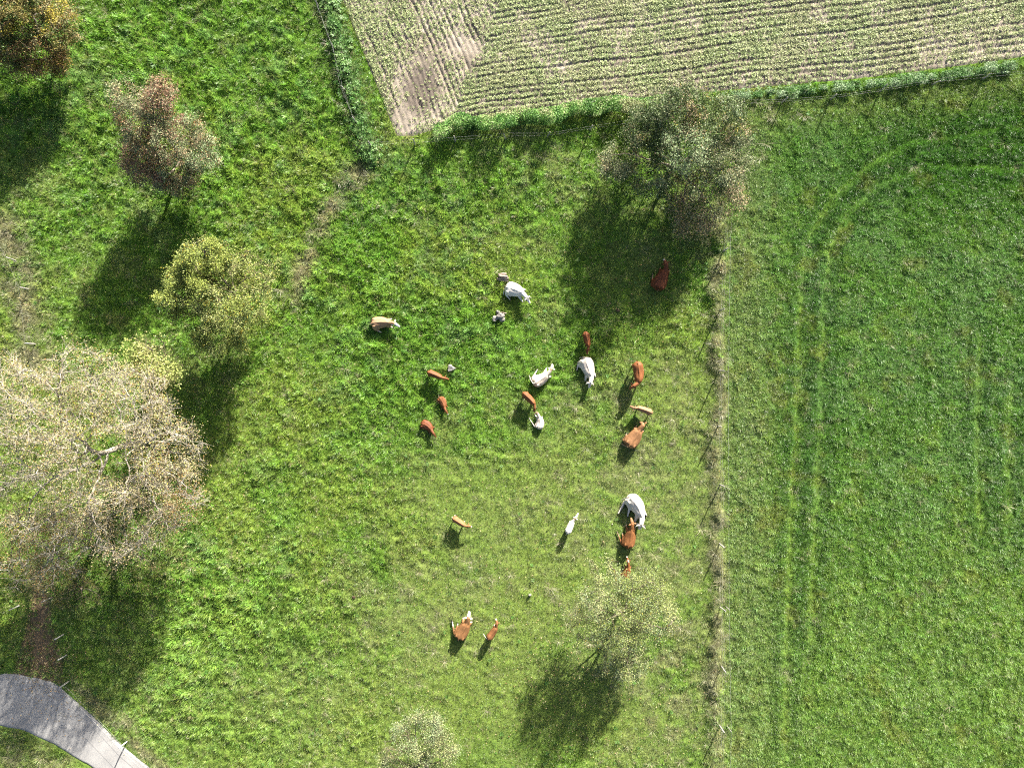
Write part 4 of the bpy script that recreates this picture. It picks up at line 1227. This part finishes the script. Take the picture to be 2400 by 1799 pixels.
        at = em.attributes.new('tint', 'FLOAT_COLOR', 'POINT'); at.data.foreach_set('color', np.tile(np.array([*earc, 1.]), 6).astype(np.float32))
        link('ear', em, M_COAT, root)
        c = pp + hd * .34 + hs * s * .115 * sc + up * .045 * sc
        eb = bmesh.new(); bmesh.ops.create_icosphere(eb, subdivisions=1, radius=.022 * sc); em = bpy.data.meshes.new('eye'); eb.to_mesh(em); eb.free()
        link('eye', em, M_EYE, root, tuple(c))
        if horns:
            h0 = pp + hs * s * .07 * sc + up * .06 * sc
            hp2 = [h0, h0 + hs * s * .12 * sc + up * .03 * sc, h0 + hs * s * .21 * sc + hu * .06 * sc + up * .05 * sc, h0 + hs * s * .25 * sc + hu * .17 * sc + up * .08 * sc]
            link('horn', tube_mesh('horn', [(np.array(hp2), np.array([.038, .034, .026, .01]) * sc, 7)], caps=True), M_HORN, root)
    for a, b in feet:
        a = np.array(a); b = np.array(b); d = (b - a); d /= np.linalg.norm(d)
        link('hoof', tube_mesh('hoof', [(np.array([b - d * .02 * sc, b + d * .03 * sc, b + d * .06 * sc]), np.array([.05, .056, .042]) * sc, 7)], caps=True), M_HOOF, root)
    # tail
    t0 = body(0) ; t0[2] = hb * .86
    if tail is not None:
        tp = np.array(W2(tail[0], tail[1], .1)) - o3; tp[2] = .07 if pose == 'lie' else hb * .45
    else:
        tp = t0 - ax * .10 * sc + lf * rr.uniform(-.06, .06); tp[2] = .07 if pose == 'lie' else hb * .32
    tm = (t0 * .55 + tp * .45) - ax * .10 * sc; tm[2] = (t0[2] + tp[2]) * (.5 if pose == 'lie' else .55)
    tpts = [bez(t0, tm, tp, t) for t in np.linspace(0, 1, 7)]
    tml = tube_mesh('tail', [(np.array(tpts), np.array([.05, .036, .028, .024, .03, .038, .012]) * sc, 7)], caps=True)
    at = tml.attributes.new('tint', 'FLOAT_COLOR', 'POINT'); tc = np.array(legs if legs is not None else coat) * .85
    at.data.foreach_set('color', np.tile(np.array([*tc, 1.]), len(tml.vertices)).astype(np.float32))
    link('tail', tml, M_COAT, root)
    tag(root, label, 'calf' if calf else 'cow', 'cattle in the pasture')
    return root

WHT = (0.72, 0.68, 0.61); CRM = (0.62, 0.50, 0.38); TANC = (0.46, 0.255, 0.13); ORG = (0.36, 0.14, 0.05); BRO = (0.27, 0.085, 0.028); DBR = (0.20, 0.055, 0.02); PAL = (0.66, 0.58, 0.48)
cow('tan cow with white face lying alone on the left of the pasture', 'lie', (869, 758), (911, 756), (924, 757), (937, 766), .92, (0.52, 0.32, 0.19), face=WHT, legs=PAL, side=-1, mid=(890, 755), hind=(895, 779), front=(921, 768), seed=1)
cow('white horned cow lying between the log stack and the stone heap', 'lie', (1185, 673), (1223, 686), (1235, 699), (1242, 711), 1.06, WHT, side=-1, mid=(1205, 678), hind=(1196, 703), front=(1225, 708), horns=True, tail=(1180, 692), seed=2)
cow('dark red brown cow with white muzzle lying in the tree shade', 'lie', (1543, 678), (1560, 634), (1560, 617), (1556, 607), 1.08, (0.21, 0.06, 0.022), muzzle=WHT, legs=(0.4, 0.27, 0.17), side=1, mid=(1550, 657), hind=(1529, 644), front=(1547, 628), seed=3)
cow('slim brown calf standing just above the horned white cow', 'stand', (1372, 778), (1379, 810), (1378, 820), (1377, 829), .54, BRO, side=1, mid=(1376, 793), calf=True, seed=4, head_z=.8, legs=(0.35, 0.16, 0.08))
cow('cream white cow with curved horns lying facing down below a brown calf', 'lie', (1371, 838), (1386, 881), (1383, 897), (1381, 909), 1.06, (0.66, 0.58, 0.49), side=-1, mid=(1378, 858), hind=(1352, 868), front=(1371, 893), horns=True, tail=(1357, 840), seed=5)
cow('cream cow lying with tan neck and legs stretched toward the upper left', 'lie', (1250, 899), (1283, 877), (1293, 863), (1295, 853), .86, (0.64, 0.53, 0.42), face=WHT, legs=WHT, side=1, mid=(1268, 889), hind=(1260, 865), front=(1281, 862), tail=(1240, 878), horns=False, seed=6, poll_patch=(0.5, 0.3, 0.17))
cow('orange brown calf standing with its head over a lying cream calf', 'stand', (1226, 921), (1251, 945), (1253, 957), (1252, 966), .56, (0.34, 0.125, 0.045), legs=(0.45, 0.27, 0.16), mid=(1239, 932), calf=True, seed=7, head_z=.85)
cow('cream calf with brown head curled up lying below an orange brown calf', 'lie', (1261, 1004), (1264, 978), (1259, 966), (1252, 972), .66, (0.62, 0.53, 0.44), face=(0.55, 0.40, 0.26), legs=WHT, side=1, mid=(1266, 992), hind=(1240, 979), front=(1254, 972), calf=True, seed=8, poll_patch=(0.36, 0.16, 0.06))
cow('orange brown cow standing and casting a long shadow, head turned left', 'stand', (1494, 849), (1498, 893), (1484, 905), (1476, 912), .86, (0.33, 0.12, 0.042), legs=(0.4, 0.2, 0.1), mid=(1498, 871), seed=9, head_z=.95)
cow('light tan calf standing sideways above a lying tan cow', 'stand', (1529, 968), (1497, 956), (1486, 956), (1477, 951), .50, (0.50, 0.28, 0.15), face=(0.45, 0.25, 0.14), mid=(1513, 961), calf=True, seed=10, head_z=.95)
cow('large tan cow lying with its head turned, below a tan calf', 'lie', (1473, 1047), (1499, 1008), (1508, 995), (1500, 988), 1.10, (0.45, 0.225, 0.105), side=1, mid=(1487, 1028), legs=(0.52, 0.34, 0.22), hind=(1469, 1015), front=(1491, 997), tail=(1456, 1038), seed=11)
cow('brown calf standing broadside next to the grey stump', 'stand', (1002, 872), (1033, 884), (1043, 886), (1052, 889), .50, (0.32, 0.115, 0.04), mid=(1017, 877), calf=True, seed=12, head_z=.9)
cow('brown calf with white muzzle lying in the middle of three brown calves', 'lie', (1029, 931), (1041, 954), (1046, 964), (1050, 972), .60, (0.30, 0.11, 0.04), muzzle=WHT, side=-1, mid=(1037, 942), legs=(0.5, 0.35, 0.25), calf=True, seed=13, tail=(1028, 925))
cow('dark brown calf lying lowest of the three brown calves', 'lie', (986, 992), (1010, 1007), (1017, 1017), (1022, 1025), .72, (0.25, 0.08, 0.03), side=-1, mid=(1000, 997), calf=True, seed=14, head_z=1.15)
cow('light orange calf with white legs standing alone in the lower pasture', 'stand', (1061, 1214), (1088, 1231), (1097, 1232), (1106, 1235), .50, (0.44, 0.20, 0.085), legs=WHT, muzzle=WHT, mid=(1074, 1222), calf=True, seed=15, head_z=.9, tail=(1061, 1208))
cow('white calf with brown poll standing alone and casting a narrow shadow', 'stand', (1330, 1250), (1342, 1223), (1349, 1213), (1356, 1202), .54, WHT, face=WHT, mid=(1336, 1236), calf=True, seed=16, head_z=1.0, poll_patch=(0.28, 0.12, 0.04), tail=(1324, 1251))
cow('big white horned cow lying curved around above a brown cow', 'lie', (1475, 1165), (1505, 1211), (1502, 1230), (1499, 1242), 1.12, (0.72, 0.65, 0.57), side=-1, mid=(1494, 1185), hind=(1449, 1203), hind2=(1471, 1210), front=(1488, 1222), horns=True, tail=(1458, 1172), seed=17)
cow('orange brown cow lying with head against the big white cow', 'lie', (1471, 1285), (1480, 1242), (1482, 1226), (1479, 1213), .96, (0.34, 0.14, 0.05), legs=(0.45, 0.3, 0.2), side=1, mid=(1477, 1264), hind=(1446, 1246), hind2=(1458, 1249), front=(1467, 1230), face=(0.45, 0.22, 0.1), seed=18)
cow('red brown calf lying half hidden under the small pale tree', 'lie', (1465, 1357), (1473, 1330), (1472, 1313), (1469, 1303), .62, (0.32, 0.11, 0.035), muzzle=WHT, side=1, mid=(1470, 1344), calf=True, seed=19, poll_patch=(0.6, 0.5, 0.4), tail=(1462, 1364))
cow('golden brown cow with white face and white hind leg lying near the bottom', 'lie', (1073, 1500), (1094, 1461), (1098, 1446), (1100, 1433), .98, (0.37, 0.18, 0.075), face=WHT, legs=WHT, side=1, mid=(1084, 1481), hind=(1060, 1455), hind2=(1073, 1460), front=(1086, 1446), seed=20)
cow('golden brown calf standing beside the white faced lying cow', 'stand', (1144, 1499), (1162, 1472), (1165, 1459), (1162, 1450), .54, (0.35, 0.15, 0.06), legs=PAL, muzzle=WHT, mid=(1154, 1485), calf=True, seed=21, tail=(1133, 1480), head_z=1.0)
